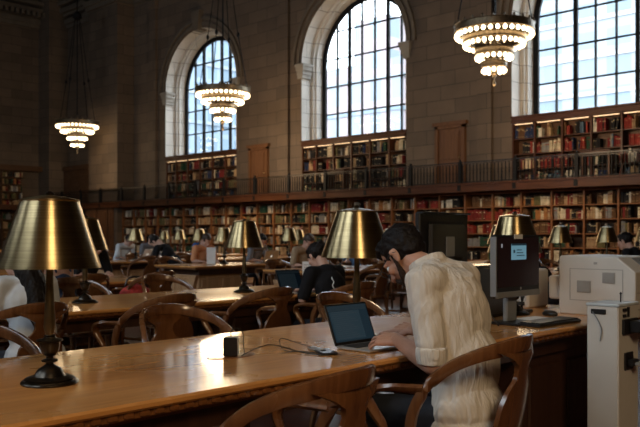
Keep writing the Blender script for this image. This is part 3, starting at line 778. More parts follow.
# ------------------------------------------------------------------ bow-back armchairs
def chair_proto():
    """faces local +y; origin on the floor under the seat centre"""
    r = empty('armchair', (0, 0, 0), 0, 'x', 'chair', 'wooden bow-back reading chairs')
    m = MB()
    n = 20; prof = []
    for k in range(n):
        a = 2 * PI * k / n; ca, sa = math.cos(a), math.sin(a)
        prof.append((.235 * math.copysign(abs(ca) ** .55, ca) * (1 + .06 * sa), .225 * math.copysign(abs(sa) ** .55, sa)))
    vs = []
    for (z, s_) in ((.415, .94), (.425, 1.0), (.445, 1.0), (.455, .97), (.452, .80), (.438, .45)): vs += [(x * s_, y * s_, z) for x, y in prof]
    fs = [tuple(range(n - 1, -1, -1)), tuple(range(5 * n, 6 * n))]
    for i in range(5):
        for k in range(n): fs.append((i * n + k, i * n + (k + 1) % n, (i + 1) * n + (k + 1) % n, (i + 1) * n + k))
    m.add(vs, fs); m.build('seat', M_chair, r, autosmooth=50)
    # bow: one continuous rail, high at the back centre, sweeping forward and down to the seat sides
    half = [(.0, -.285, .865), (.080, -.270, .862), (.145, -.232, .848), (.205, -.165, .825), (.252, -.08, .780), (.280, -.005, .705), (.276, .055, .590), (.250, .075, .44)]
    pts = [(-x, y, z) for x, y, z in reversed(half[1:])] + half
    hh = [.062, .062, .060, .052, .046, .044, .042, .042]; hei = list(reversed(hh[1:])) + hh
    ww = [.026, .026, .027, .030, .032, .032, .032, .032]; wid = list(reversed(ww[1:])) + ww
    P = catmull(pts, 4); m = MB()
    ups = []
    for p in P:
        t = max(0, min(1, (.80 - p.z) / .25)); ups.append(Vector((0, -.15 + t * -1.0, 1 - t * .9)).normalized())
    m.sweep(P, lerp_list(wid, 4), lerp_list(hei, 4), ups=ups, seg=10, sq=.6); m.build('back_rail', M_chair, r, autosmooth=45)
    # splat, curved, vase shaped with ears that flow into the bow
    rows = [(.44, .115, -.205), (.50, .135, -.222), (.57, .142, -.238), (.64, .130, -.250), (.69, .100, -.258), (.725, .062, -.264), (.755, .050, -.268), (.785, .060, -.273), (.812, .105, -.278), (.838, .165, -.268)]
    vs = []; fs = []; nc = 9
    for (z, hw, y) in rows:
        for sgn in (-1, 1):
            for c in range(nc):
                u = -1 + 2 * c / (nc - 1); xx_ = u * hw; yy_ = y + .9 * xx_ * xx_ + sgn * .009
                vs.append((xx_, yy_, z))
    for i in range(len(rows) - 1):
        a = i * 2 * nc; b = a + 2 * nc
        for c in range(nc - 1):
            fs.append((a + c, a + c + 1, b + c + 1, b + c)); fs.append((a + nc + c + 1, a + nc + c, b + nc + c, b + nc + c + 1))
        fs.append((a + nc, a, b, b + nc)); fs.append((a + nc - 1, a + 2 * nc - 1, b + 2 * nc - 1, b + nc - 1))
    fs.append(tuple(list(range(nc - 1, -1, -1)) + list(range(nc, 2 * nc)))); t_ = (len(rows) - 1) * 2 * nc
    fs.append(tuple(list(range(t_, t_ + nc)) + list(range(t_ + 2 * nc - 1, t_ + nc - 1, -1))))
    m = MB(); m.add(vs, fs); m.build('splat', M_chair, r, autosmooth=50)
    for sd in (-1, 1):
        m = MB()
        pts = catmull([(sd * .276, .0, .700), (sd * .290, .07, .698), (sd * .300, .14, .695), (sd * .298, .205, .685), (sd * .290, .238, .645), (sd * .280, .215, .595), (sd * .268, .185, .545), (sd * .255, .185, .49), (sd * .235, .20, .44)], 4)
        m.sweep(pts, lerp_list([.045, .05, .058, .06, .05, .042, .036, .034, .036], 4), lerp_list([.030, .028, .028, .032, .032, .030, .030, .032, .036], 4), up=(sd * -.15, 1, .35), seg=8, sq=.7)
        m.build('armrest', M_chair, r, autosmooth=45)
    for (sx, sy) in ((-1, 1), (1, 1), (-1, -1), (1, -1)):
        m = MB()
        if sy > 0: m.sweep([(sx * .195, .175, .42), (sx * .20, .185, .25), (sx * .205, .195, .0)], [.045, .038, .030], [.045, .038, .030], up=(0, 1, 0), seg=8, sq=.6)
        else: m.sweep([(sx * .17, -.165, .42), (sx * .175, -.195, .25), (sx * .19, -.26, .0)], [.045, .040, .034], [.045, .040, .034], up=(0, 1, 0), seg=8, sq=.6)
        m.build('leg', M_chair, r, autosmooth=45)
    m = MB()
    for sx in (-1, 1): m.sweep([(sx * .20, .19, .17), (sx * .18, -.215, .17)], .02, .028)
    m.sweep([(-.19, 0, .17), (.19, 0, .17)], .02, .028, up=(0, 0, 1)); m.build('stretcher', M_chair, r)
    return r
ch = chair_proto()
chairs = [  # (x, y, facing degrees: 90 faces -X, -90 faces +X, label)
    (-1.78, 1.665, 99, 'empty bow-back chair in the foreground pushed against the near table edge, cut by frame bottom'),
    (-1.82, 2.66, 100, 'bow-back chair the man in the white shirt sits on'),
    (-3.36, 2.53, -90, 'bow-back chair facing the camera across the foreground table, left of the charger'),
    (-3.33, 1.40, -92, 'bow-back chair at far left across the foreground table, cut by the frame'),
    (-3.36, 3.84, -90, 'bow-back chair facing the camera behind the open laptop and second lamp'),
    (-4.50, 2.13, 94, 'dark bow-back chair of the woman in white with long hair'),
    (-4.50, 3.06, 96, 'bow-back chair with its back to the camera, behind the chair facing the foreground table'),
    (-4.50, 3.95, 95, 'bow-back chair turned away beside the woman in black'),
    (-4.52, 4.92, 90, 'bow-back chair under the woman in the black shirt'),
]
first = True
for (x, y, a, lab) in chairs:
    if first: ch.location = (x, y, 0); ch.rotation_euler = (0, 0, R(a)); ch['label'] = lab; first = False
    else: dup(ch, (x, y, 0), R(a), lab)
taken = []
rng = random.Random(11)
def more_chairs(k, side, ys, sd):
    """chairs of table k; sd=+1 on the camera's side (facing -X), -1 beyond it (facing +X)"""
    for j, y in enumerate(ys):
        x = RX(k) + sd * (.83 + rng.uniform(-.05, .10)); a = (90 if sd > 0 else -90) + rng.uniform(-9, 9)
        if not (-40 < pix(x, y, .7)[0] < 680): continue
        if k >= 2 and 194 < pix(x, y, .7)[0] < 240: continue
        lab = 'bow-back chair, %s along the %s side of the %s table, %s' % (ordinal(j + 1), 'near' if sd > 0 else 'far', rown[k], 'this side of aisle' if side == 'n' else 'beyond the aisle')
        dup(ch, (x, y, 0), R(a), lab)
more_chairs(1, 'n', [2.75, 3.55, 4.42], -1)
for k in (2, 3, 4, 5): more_chairs(k, 'n', [2.4, 3.25, 4.1, 4.9], 1); more_chairs(k, 'n', [2.7, 3.6, 4.6], -1)
for k in (1, 2, 3, 4, 5, 6): more_chairs(k, 'f', [8.35, 9.3, 10.3, 11.3, 12.4], 1); more_chairs(k, 'f', [8.4, 9.4, 10.6, 11.8], -1)

# ------------------------------------------------------------------ things on the foreground table
TT = .770
def laptop(x, y, rz, label, dark=True, size=1.0, tilt=112, scr=(.035, .075, .105), bright=1.0):
    """origin at the middle of the hinge on the table; the user sits towards local -y; screen faces -y"""
    r = empty('laptop', (x, y, TT), rz, label, 'laptop', None); W, D = .152 * size, .215 * size
    bm = M_alu
    m = MB(); m.box(-W, W, -D, 0, .002, .014, bev=.004); base = m.build('base', bm, r)
    m = MB(); m.box(-W + .02, W - .02, -D * .56, -D * .10, .014, .0145)
    for i in range(5):
        for j in range(13):
            kx = -W + .024 + j * (2 * W - .048) / 13; ky = -D * .55 + i * D * .088; m.box(kx, kx + (2 * W - .048) / 13 - .003, ky, ky + D * .072, .0145, .0165)
    m.build('keyboard', M_keys, base)
    m = MB(); m.box(-.045, .045, -D * .93, -D * .62, .0138, .0146, bev=.0003); m.build('trackpad', M_plasticg if not dark else M_alu, base)
    a = R(tilt - 90); T = Matrix.Translation((0, .002, .012)) @ Matrix.Rotation(-a, 4, 'X'); H = .208 * size
    m = MB(); m.box(-W, W, -.001, .006, .0, H, T, bev=.003); lid = m.build('lid', M_plastic if dark else bm, r)
    m = MB(); m.box(-W + .002, W - .002, -.0022, -.0008, .004, H - .003, T); m.build('bezel', M_plastic, lid)
    ms = screen_mat('laptop_screen_%d' % len(MATS), scr, bright)
    m = MB(); m.box(-W + .010, W - .010, -.0030, -.0020, .014, H - .010, T); m.build('screen', ms, lid)
    if dark:
        m = MB(); mm = T
        m.box(-W + .018, W * .52, -.0036, -.0028, .022, H * .80, T); m.build('document_window', emit('document_page', (.13, .25, .33), .16 * bright), lid)
        m = MB()
        for q in range(14): m.box(-W + .03, W * .52 - .02 - (q % 4) * .018, -.0039, -.0036, .03 + q * .0092, .0325 + q * .0092, T)
        m.build('text_lines', emit('text_line_glow', (.30, .42, .50), .12 * bright), lid)
        m = MB(); m.box(-W + .010, W - .010, -.0036, -.0028, H - .036, H - .012, T); m.build('tool_bar', emit('tool_bar_glow', (.08, .14, .18), .22 * bright), lid)
    else:
        m = MB(); m.ell((0, .0062, H * .5), (.016, .001, .018)); mm = MB(); m.v = [tuple(T @ Vector(v)) for v in m.v]; m.build('logo', emit('logo_glow', (1, .95, .85), .8), lid)
    return r
def screen_mat(name, col, s):
    m, t, b = nodemat(name); b.inputs['Base Color'].default_value = (.006, .006, .008, 1); b.inputs['Roughness'].default_value = .25; b.inputs['Specular IOR Level'].default_value = .3
    b.inputs['Emission Color'].default_value = tuple(col) + (1,); b.inputs['Emission Strength'].default_value = .35 * s
    return m
# local -y must face +X -> rotate +90
laptop(-2.385, 2.705, R(90), 'open silver laptop the man in the white shirt types on', size=.92, bright=.6)
laptop(-5.03, 4.86, R(90), 'open dark laptop in front of the woman in black', size=.95, scr=(.01, .035, .06), bright=.2)
laptop(-10.7, 9.75, R(-90), 'silver laptop with a lit logo, lid towards camera, at a far table', dark=False, size=1.1)
laptop(-13.4, 8.9, R(-60), 'open silver laptop at far left table beside the bowed reader', dark=False, size=1.1)
laptop(-8.2, 9.9, R(-80), 'pale laptop on the third table beyond the aisle, behind the second lamp', dark=False, size=1.1)

# charger block with outlet plate and cord
r = empty('outlet_plate', (-2.56, 2.12, TT), R(90), 'oval dark metal outlet plate set in the foreground tabletop', 'outlet')
m = MB(); m.lathe([(.118, .0), (.118, .0015), (.110, .002)], 40, close=True, M=Matrix.Diagonal((1, .55, 1, 1))); m.build('rim', M_tabledge, r)
m = MB(); m.lathe([(.100, .002), (.100, .003), (.0, .0035)], 40, close=False, M=Matrix.Diagonal((1, .55, 1, 1))); m.build('cover', M_tabledge, r)
r = empty('power_adapter', (-2.55, 2.11, TT + .0036), R(40), 'black cube power adapter standing on the tabletop outlet', 'charger')
m = MB(); m.box(-.029, .029, -.026, .026, 0, .078, bev=.004); m.build('body', M_plastic, r)
m = MB(); m.tube(catmull([(.0, .0, .076), (.0, .005, .10), (.02, .012, .112), (.045, .015, .095), (.05, .01, .05), (.055, .0, .006)], 5), .0022); m.build('cord_loop', M_plastic, r)
def cord(name, pts, rad, lab, cat='cable'):
    m = MB(); m.tube(catmull(pts, 6), rad); return tag(m.build(name, M_plastic, None, True), lab, cat)
cord('charging_cable', [(-2.52, 2.14, TT + .004), (-2.50, 2.21, TT + .030), (-2.47, 2.27, TT + .040), (-2.40, 2.34, TT + .014), (-2.34, 2.37, TT + .005), (-2.28, 2.40, TT + .004), (-2.29, 2.46, TT + .004), (-2.36, 2.475, TT + .006)], .0026, 'thin black cable curving from the power adapter to the phone')
cord('earphone_cable', [(-2.33, 2.41, TT + .004), (-2.42, 2.40, TT + .004), (-2.50, 2.36, TT + .006), (-2.54, 2.38, TT + .050), (-2.48, 2.43, TT + .030), (-2.40, 2.47, TT + .007)], .0022, 'small black cord looping over the table left of the phone')
r = empty('phone', (-2.34, 2.45, TT), R(62), 'dark phone lying on the foreground table left of the laptop', 'phone')
m = MB(); m.box(-.036, .036, -.075, .075, .002, .010, bev=.004); b_ = m.build('case', M_plastic, r)
m = MB(); m.box(-.033, .033, -.070, .070, .0100, .0108); m.build('glass_front', screen_mat('phone_glass', (.1, .12, .14), .2), r)
r = empty('battery_pack', (-2.40, 2.46, TT), R(75), 'small silver battery pack behind the phone', 'battery pack')
m = MB(); m.box(-.018, .018, -.055, .055, .0, .017, bev=.006); m.build('shell', M_alu, r)
m = MB(); m.box(-.012, .012, -.062, -.050, .004, .013, bev=.002); m.build('plug', M_plastic, r)

# computer workstation at the right half of the table
def monitor(x, y, rz, w, h, zb, label, stand_h=None, silver=False, win=True):
    """screen faces local -y"""
    r = empty('computer_monitor', (x, y, TT), rz, label, 'monitor'); b0 = zb - TT
    m = MB(); m.box(-w / 2, w / 2, -.012, .025, b0, b0 + h, bev=.008); m.box(-w * .36, w * .36, .02, .055, b0 + h * .2, b0 + h * .85, bev=.02); case = m.build('case', M_plastic, r)
    m = MB(); m.box(-w / 2 + .014, w / 2 - .014, -.0145, -.0115, b0 + .058, b0 + h - .014); m.build('screen', screen_mat('monitor_screen_%d' % len(MATS), (.035, .012, .010), .35), case)
    if silver:
        m = MB(); m.box(-w / 2 + .002, w / 2 - .002, -.016, .0, b0 + .0, b0 + .034, bev=.004); m.build('lower_bezel', M_plasticg, case)
        m = MB(); m.box(-w / 2 - .006, -w / 2 + .001, -.014, .024, b0 + .01, b0 + h - .01, bev=.002); m.build('side_trim', M_plasticg, case)
        m = MB(); m.lathe([(.008, 0), (.008, .001)], 16, M=Matrix.Translation((0.02, -.0125, b0 + .046)) @ Matrix.Rotation(R(90), 4, 'X')); m.build('round_logo', M_alu, case)
        m = MB(); m.box(-.055, .035, -.0165, -.014, b0 + h - .022, b0 + h + .004); m.build('asset_sticker', M_paper, case)
    if win:
        m = MB(); m.box(-.085, .075, -.0160, -.0144, b0 + h * .60, b0 + h * .86); m.build('dialog_window', emit('dialog_glow', (.16, .32, .40), .55), case)
        m = MB(); m.box(-.085, .075, -.0164, -.0158, b0 + h * .83, b0 + h * .86)
        for q in range(3): m.box(-.03, .055 - .015 * q, -.0164, -.0158, b0 + h * (.66 + .045 * q), b0 + h * (.675 + .045 * q))
        m.box(-.065, -.047, -.0164, -.0158, b0 + h * .71, b0 + h * .76); m.build('dialog_text', emit('dialog_text_glow', (.02, .05, .07), .3), case)
        m = MB(); m.box(-w / 2 + .045, -w / 2 + .058, -.0160, -.0144, b0 + h * .80, b0 + h * .86); m.build('desktop_icon', emit('icon_glow', (.4, .4, .42), .4), case)
    m = MB(); m.box(-.055, .055, .03, .06, .01, b0 + h * .5, bev=.008); m.build('stand', M_plasticg if silver else M_plastic, r)
    m = MB(); m.box(-.12, .12, -.07, .12, 0, .014, bev=.006); m.build('stand_foot', M_plastic, r)
    return r
monitor(-2.33, 4.00, R(90), .47, .345, .925, 'black computer monitor with small blue window on screen, silver lower edge', silver=True)
rr = monitor(-2.86, 4.02, R(-88), .53, .36, 1.045, 'dark computer monitor seen from behind, next to the man\'s head', win=False)
m = MB(); m.box(-.05, .04, .057, .066, 1.14 - TT, 1.26 - TT, bev=.003); m.build('rear_label_plate', M_plasticg, rr)
m = MB(); m.box(-.26, .26, -.005, .05, 1.395 - TT, 1.407 - TT, bev=.004); m.build('top_edge', plain('lit_edge_black', (.03, .035, .04), .18, var=.1), rr)  # bluish light along the top edge, put into the strip's paler colour
r = empty('keyboard', (-2.20, 4.13, TT), R(88), 'black computer keyboard near the table edge under the monitor', 'keyboard')
m = MB(); m.box(-.225, .225, -.075, .075, 0, .018, bev=.006); m.build('tray', M_plastic, r)
m = MB()
for i in range(5):
    for j in range(20): m.box(-.215 + j * .0215, -.215 + j * .0215 + .018, -.062 + i * .025, -.062 + i * .025 + .020, .018, .025)
m.build('keys', M_keys, r)
r = empty('computer_mouse', (-2.42, 4.55, TT), R(80), 'black computer mouse behind the keyboard', 'mouse')
m = MB(); m.ell((0, 0, .012), (.03, .055, .024)); m.build('shell', M_plastic, r, True)
m = MB(); m.box(-.002, .002, .01, .05, .030, .036, bev=.001); m.build('scroll_wheel', M_plasticg, r)
m = MB(); m.box(-.14, .14, -.11, .11, 0, .002); tag(m.build('paper_sheet', M_paper, None, loc=(-2.38, 4.30, TT)), 'white sheet of paper lying between the monitor foot and keyboard', 'paper').rotation_euler = (0, 0, R(80))
cord('monitor_cable', [(-2.50, 3.78, TT + .01), (-2.52, 3.74, TT + .16), (-2.44, 3.72, TT + .22), (-2.36, 3.74, TT + .10), (-2.30, 3.76, TT + .01)], .004, 'black cable hanging down at the left side of the monitor')
r = empty('computer_tower', (-2.72, 4.20, TT), 0, 'dark computer tower between the two monitors', 'computer')
m = MB(); m.box(-.10, .10, -.20, .20, 0, .315, bev=.008); m.build('case', M_plastic, r)
m = MB(); m.box(.099, .104, -.17, .17, .02, .30, bev=.002); m.build('front_panel', plain('tower_panel', (.03, .033, .038), .3), r)
m = MB(); m.box(-.096, .096, -.196, .196, .312, .318, bev=.002); m.build('top_panel', plain('tower_top', (.05, .055, .065), .22), r)
r = empty('microscope_stand', (-2.66, 4.62, TT), 0, 'small black articulated scanner stand behind the monitor', 'scanner')
m = MB(); m.box(-.06, .06, -.05, .05, 0, .02, bev=.006); m.build('base', M_plastic, r)
m = MB(); m.tube([(0, 0, .02), (.01, .0, .10), (-.02, .02, .17)], .014); m.ell((-.02, .02, .18), (.03, .03, .022)); m.build('arm', M_plastic, r, True)
r.name = 'barcode_scanner'

# white printer, tray box, ticket column
r = empty('printer', (-2.215, 4.99, TT), 0, 'big white office printer at the right end of the foreground table', 'printer')
prof = [(-.245, 0), (.245, 0), (.250, .18), (.250, .275), (.135, .365), (-.235, .370), (-.245, .355)]    # (x,z) of the body seen from the side
m = MB(); m.prism(prof, .50, Matrix.Identity(4)); bdy = m.build('body', M_white, r)
bv = bdy.modifiers.new('bevel', 'BEVEL'); bv.width = .012; bv.segments = 3
for (a, b, c, d) in ((-.12, -.03, .14, .215), (.045, .125, .205, .27)):
    m = MB(); m.box(a, b, -.254, -.248, c, d)
    for q in range(6): zq = c + (d - c) * (q + .5) / 6; m.box(a + .004, b - .004, -.2575, -.254, zq - .002, zq + .002)
    m.build('vent_grille', M_whiteg, r)
m = MB(); 
for (a, b, c, d) in ((-.17, -.166, .09, .29), (.17, .174, .09, .29), (-.17, .174, .286, .290), (-.17, .174, .09, .094)): m.box(a, b, -.2525, -.249, c, d)
m.build('side_panel_seam', M_whiteg, r)
m = MB(); m.box(.2485, .2525, -.235, .235, .150, .153); m.box(.2485, .2525, -.235, .235, .05, .053); m.build('paper_drawer_seam', M_whiteg, r)
m = MB(); m.box(.249, .254, -.07, -.05, .20, .235); m.build('drawer_latch', M_plastic, r)
T = Matrix.Translation((.1925, .05, .321)) @ Matrix.Rotation(R(38), 4, 'Y')
m = MB(); m.box(-.055, .055, -.12, .12, .0, .006, T, bev=.002); cp = m.build('control_panel', M_plasticg, r)
m = MB(); m.box(-.03, .03, -.06, .02, .006, .008, T); m.build('display', M_plastic, cp)
m = MB()
for q in range(4): m.box(-.035, -.02, .04 + q * .018, .052 + q * .018, .006, .009, T)
m.build('button', M_plastic, cp)
m = MB(); m.box(-.345, -.245, -.20, .20, .085, .235, bev=.01); m.build('rear_tray', M_white, r)
m = MB(); m.box(-.20, -.16, -.22, -.18, -.0, .01); m.box(.05, .20, -.262, -.24, .0, .012); m.build('rubber_foot', M_plastic, r)
m = MB(); m.box(-.011, .011, -.2535, -.2495, .318, .332); m.build('model_plate', M_whiteg, r)
r = empty('document_scanner', (-2.90, 5.02, TT), 0, 'white boxy machine standing behind the printer, left of it', 'scanner')
m = MB(); m.box(-.13, .14, -.13, .15, 0, .265, bev=.012); m.build('body', M_white, r)
m = MB(); m.box(-.115, .125, -.134, -.129, .05, .21, bev=.004); m.build('front_panel', plain('scanner_panel', (.50, .51, .52), .4), r)
m = MB(); m.box(-.10, .11, -.14, -.128, .02, .045); m.build('slot', M_plastic, r)

r = empty('payment_column', (-1.83, 4.12, 0), 0, 'tall white payment column standing on the floor before the table end', 'payment terminal')
m = MB(); m.box(-.085, .085, -.125, .125, .02, .905, bev=.006); m.build('housing', M_white, r)
m = MB(); m.box(-.09, .09, -.13, .13, .90, .915, bev=.004); m.build('top_plate', plain('top_plate', (.55, .62, .66), .25), r)
m = MB(); m.box(-.10, .10, -.14, .14, 0, .025, bev=.005); m.build('foot', M_plasticg, r)
m = MB(); m.box(.084, .10, -.085, .09, .755, .835, bev=.004); m.box(.10, .175, -.03, .075, .765, .825, bev=.006); m.build('card_reader', M_plastic, r)
m = MB(); m.box(.084, .094, -.075, -.035, .875, .89); m.box(.084, .094, -.02, -.005, .845, .895); m.box(.084, .094, -.075, -.045, .845, .86); m.build('socket', M_plastic, r)
m = MB(); m.box(.084, .095, -.06, .04, .57, .66, bev=.003); m.box(.09, .125, -.03, .045, .59, .625, bev=.006); m.build('coin_slot', M_plastic, r)
m = MB(); m.box(.125, .155, -.02, .04, .595, .612, bev=.004); m.build('latch_handle', M_alu, r)
m = MB(); m.box(-.06, .02, -.132, -.124, .86, .885, bev=.002); m.build('cable_clip', M_plastic, r)
m = MB(); m.tube(catmull([(-.05, -.133, .87), (-.02, -.135, .83), (.0, -.133, .78), (-.01, -.13, .72)], 5), .003); m.build('thin_wire', M_plasticg, r)
m = MB(); m.lathe([(.004, .91), (.004, .955), (.008, .96), (.0, .97)], 8, (.03, .03, 0)); m.build('antenna', M_plastic, r)

# ------------------------------------------------------------------ people
def blob(mb, voxel, iters=3, fn=None):
    me = mb.mesh('tmp', []); o = bpy.data.objects.new('tmp', me); C.objects.link(o)
    md = o.modifiers.new('r', 'REMESH'); md.mode = 'VOXEL'; md.voxel_size = voxel; md.use_smooth_shade = True
    if iters: sm = o.modifiers.new('s', 'SMOOTH'); sm.factor = .5; sm.iterations = iters
    dg = bpy.context.evaluated_depsgraph_get(); dg.update()
    m2 = bpy.data.meshes.new_from_object(o.evaluated_get(dg)); bpy.data.objects.remove(o)
    if fn:
        for v, n in zip(m2.vertices, [tuple(v.normal) for v in m2.vertices]): v.co = v.co + Vector(n) * fn(v.co)
    return m2
from mathutils import noise as mnoise
def folds(amp, sx=9, sz=3):
    def g(p): return amp * (mnoise.noise(Vector((p.x * sx, p.y * sx, p.z * sz))) + .5 * mnoise.noise(Vector((p.x * sx * 2.3 + 5, p.y * sx * 2.3, p.z * sz * 3))))
    return g
def place(me, name, mat, parent=None):
    me.name = name; me.materials.clear(); me.materials.append(mat)
    o = bpy.data.objects.new(name, me); C.objects.link(o)
    if parent: o.parent = parent
    return o
def hand(m, wr, fw, up, side, curl=(25, 25, 20), spread=5, sc=1.0, point=False):
    """side=+1: thumb on the left of fw when up points to the back of the hand"""
    fw = Vector(fw).normalized(); up = Vector(up); up = (up - fw * up.dot(fw)).normalized(); lf = up.cross(fw) * side; wr = Vector(wr)
    L = [(.030, .084, .068), (.010, .090, .076), (-.010, .086, .070), (-.029, .078, .055)]
    for i, (l, k, fl) in enumerate(L):
        kn = wr + fw * (k * sc) + lf * (l * sc) + up * .002
        m.cap(wr + lf * (l * .55 * sc), kn, .0145 * sc, .0105 * sc, seg=10)
        d = (fw + lf * math.tan(R(spread)) * (l / .02)).normalized(); p = kn; r0 = (.0085 - .0006 * i) * sc; ang = 0
        for q, fr in enumerate((.45, .30, .25)):
            ang += (curl[q] if not (point and i == 0) else 4) * (1 + .15 * i)
            dd = d * math.cos(R(ang)) - up * math.sin(R(ang)); e = p + dd * fl * fr * sc * 1.05
            m.cap(p, e, r0 * (1 - .08 * q), r0 * (1 - .08 * (q + 1)), seg=10); p = e
    t0 = wr + fw * .022 * sc + lf * .020 * sc; t1 = t0 + (fw * .55 + lf * .65 - up * .25).normalized() * .036 * sc; t2 = t1 + (fw * .85 + lf * .35 - up * .2).normalized() * .030 * sc; t3 = t2 + (fw * .95 + lf * .1 - up * .2).normalized() * .024 * sc
    m.chain([t0, t1, t2, t3], [.016 * sc, .0125 * sc, .0105 * sc, .0085 * sc], seg=10)
    m.ell(wr + fw * .045 * sc, (.04 * sc, .036 * sc, .013 * sc), rot=Matrix((fw, lf, up)).transposed())
def head(m, c, rot, sc=1.0, fine=True):
    def P(x, y, z): return Vector(c) + rot @ Vector((x * sc, y * sc, z * sc))
    def E(p, r, rr=None): m.ell(P(*p), tuple(q * sc for q in r), rot=(rot @ rr if rr else rot), seg=20, rings=14)
    E((-.012, 0, .030), (.098, .076, .090)); E((.030, 0, -.030), (.062, .060, .078)); E((.048, 0, -.082), (.038, .040, .028)); E((.02, 0, -.065), (.055, .052, .045))
    if fine:
        m.chain([P(.086, 0, .012), P(.104, 0, -.018), P(.110, 0, -.030)], [.008 * sc, .010 * sc, .0125 * sc])
        for s in (-1, 1):
            m.cap(P(.100, s * .010, -.034), P(.098, s * .013, -.036), .008 * sc, .007 * sc)
            m.chain([P(.084, s * .012, .020), P(.080, s * .040, .022)], [.009 * sc, .008 * sc])
            E((.055, s * .044, -.022), (.030, .018, .022))
            E((-.008, s * .077, -.008), (.019, .008, .031), Euler((0, R(-12), R(-s * 18))).to_matrix())
            E((-.002, s * .082, .012), (.012, .007, .012)); E((-.002, s * .078, -.032), (.008, .006, .010))
        m.cap(P(.094, -.018, -.058), P(.094, .018, -.058), .0055 * sc, .0055 * sc); m.cap(P(.091, -.015, -.068), P(.091, .015, -.068), .0065 * sc, .0065 * sc)
        E((.080, 0, -.092), (.018, .02, .014))
    return P

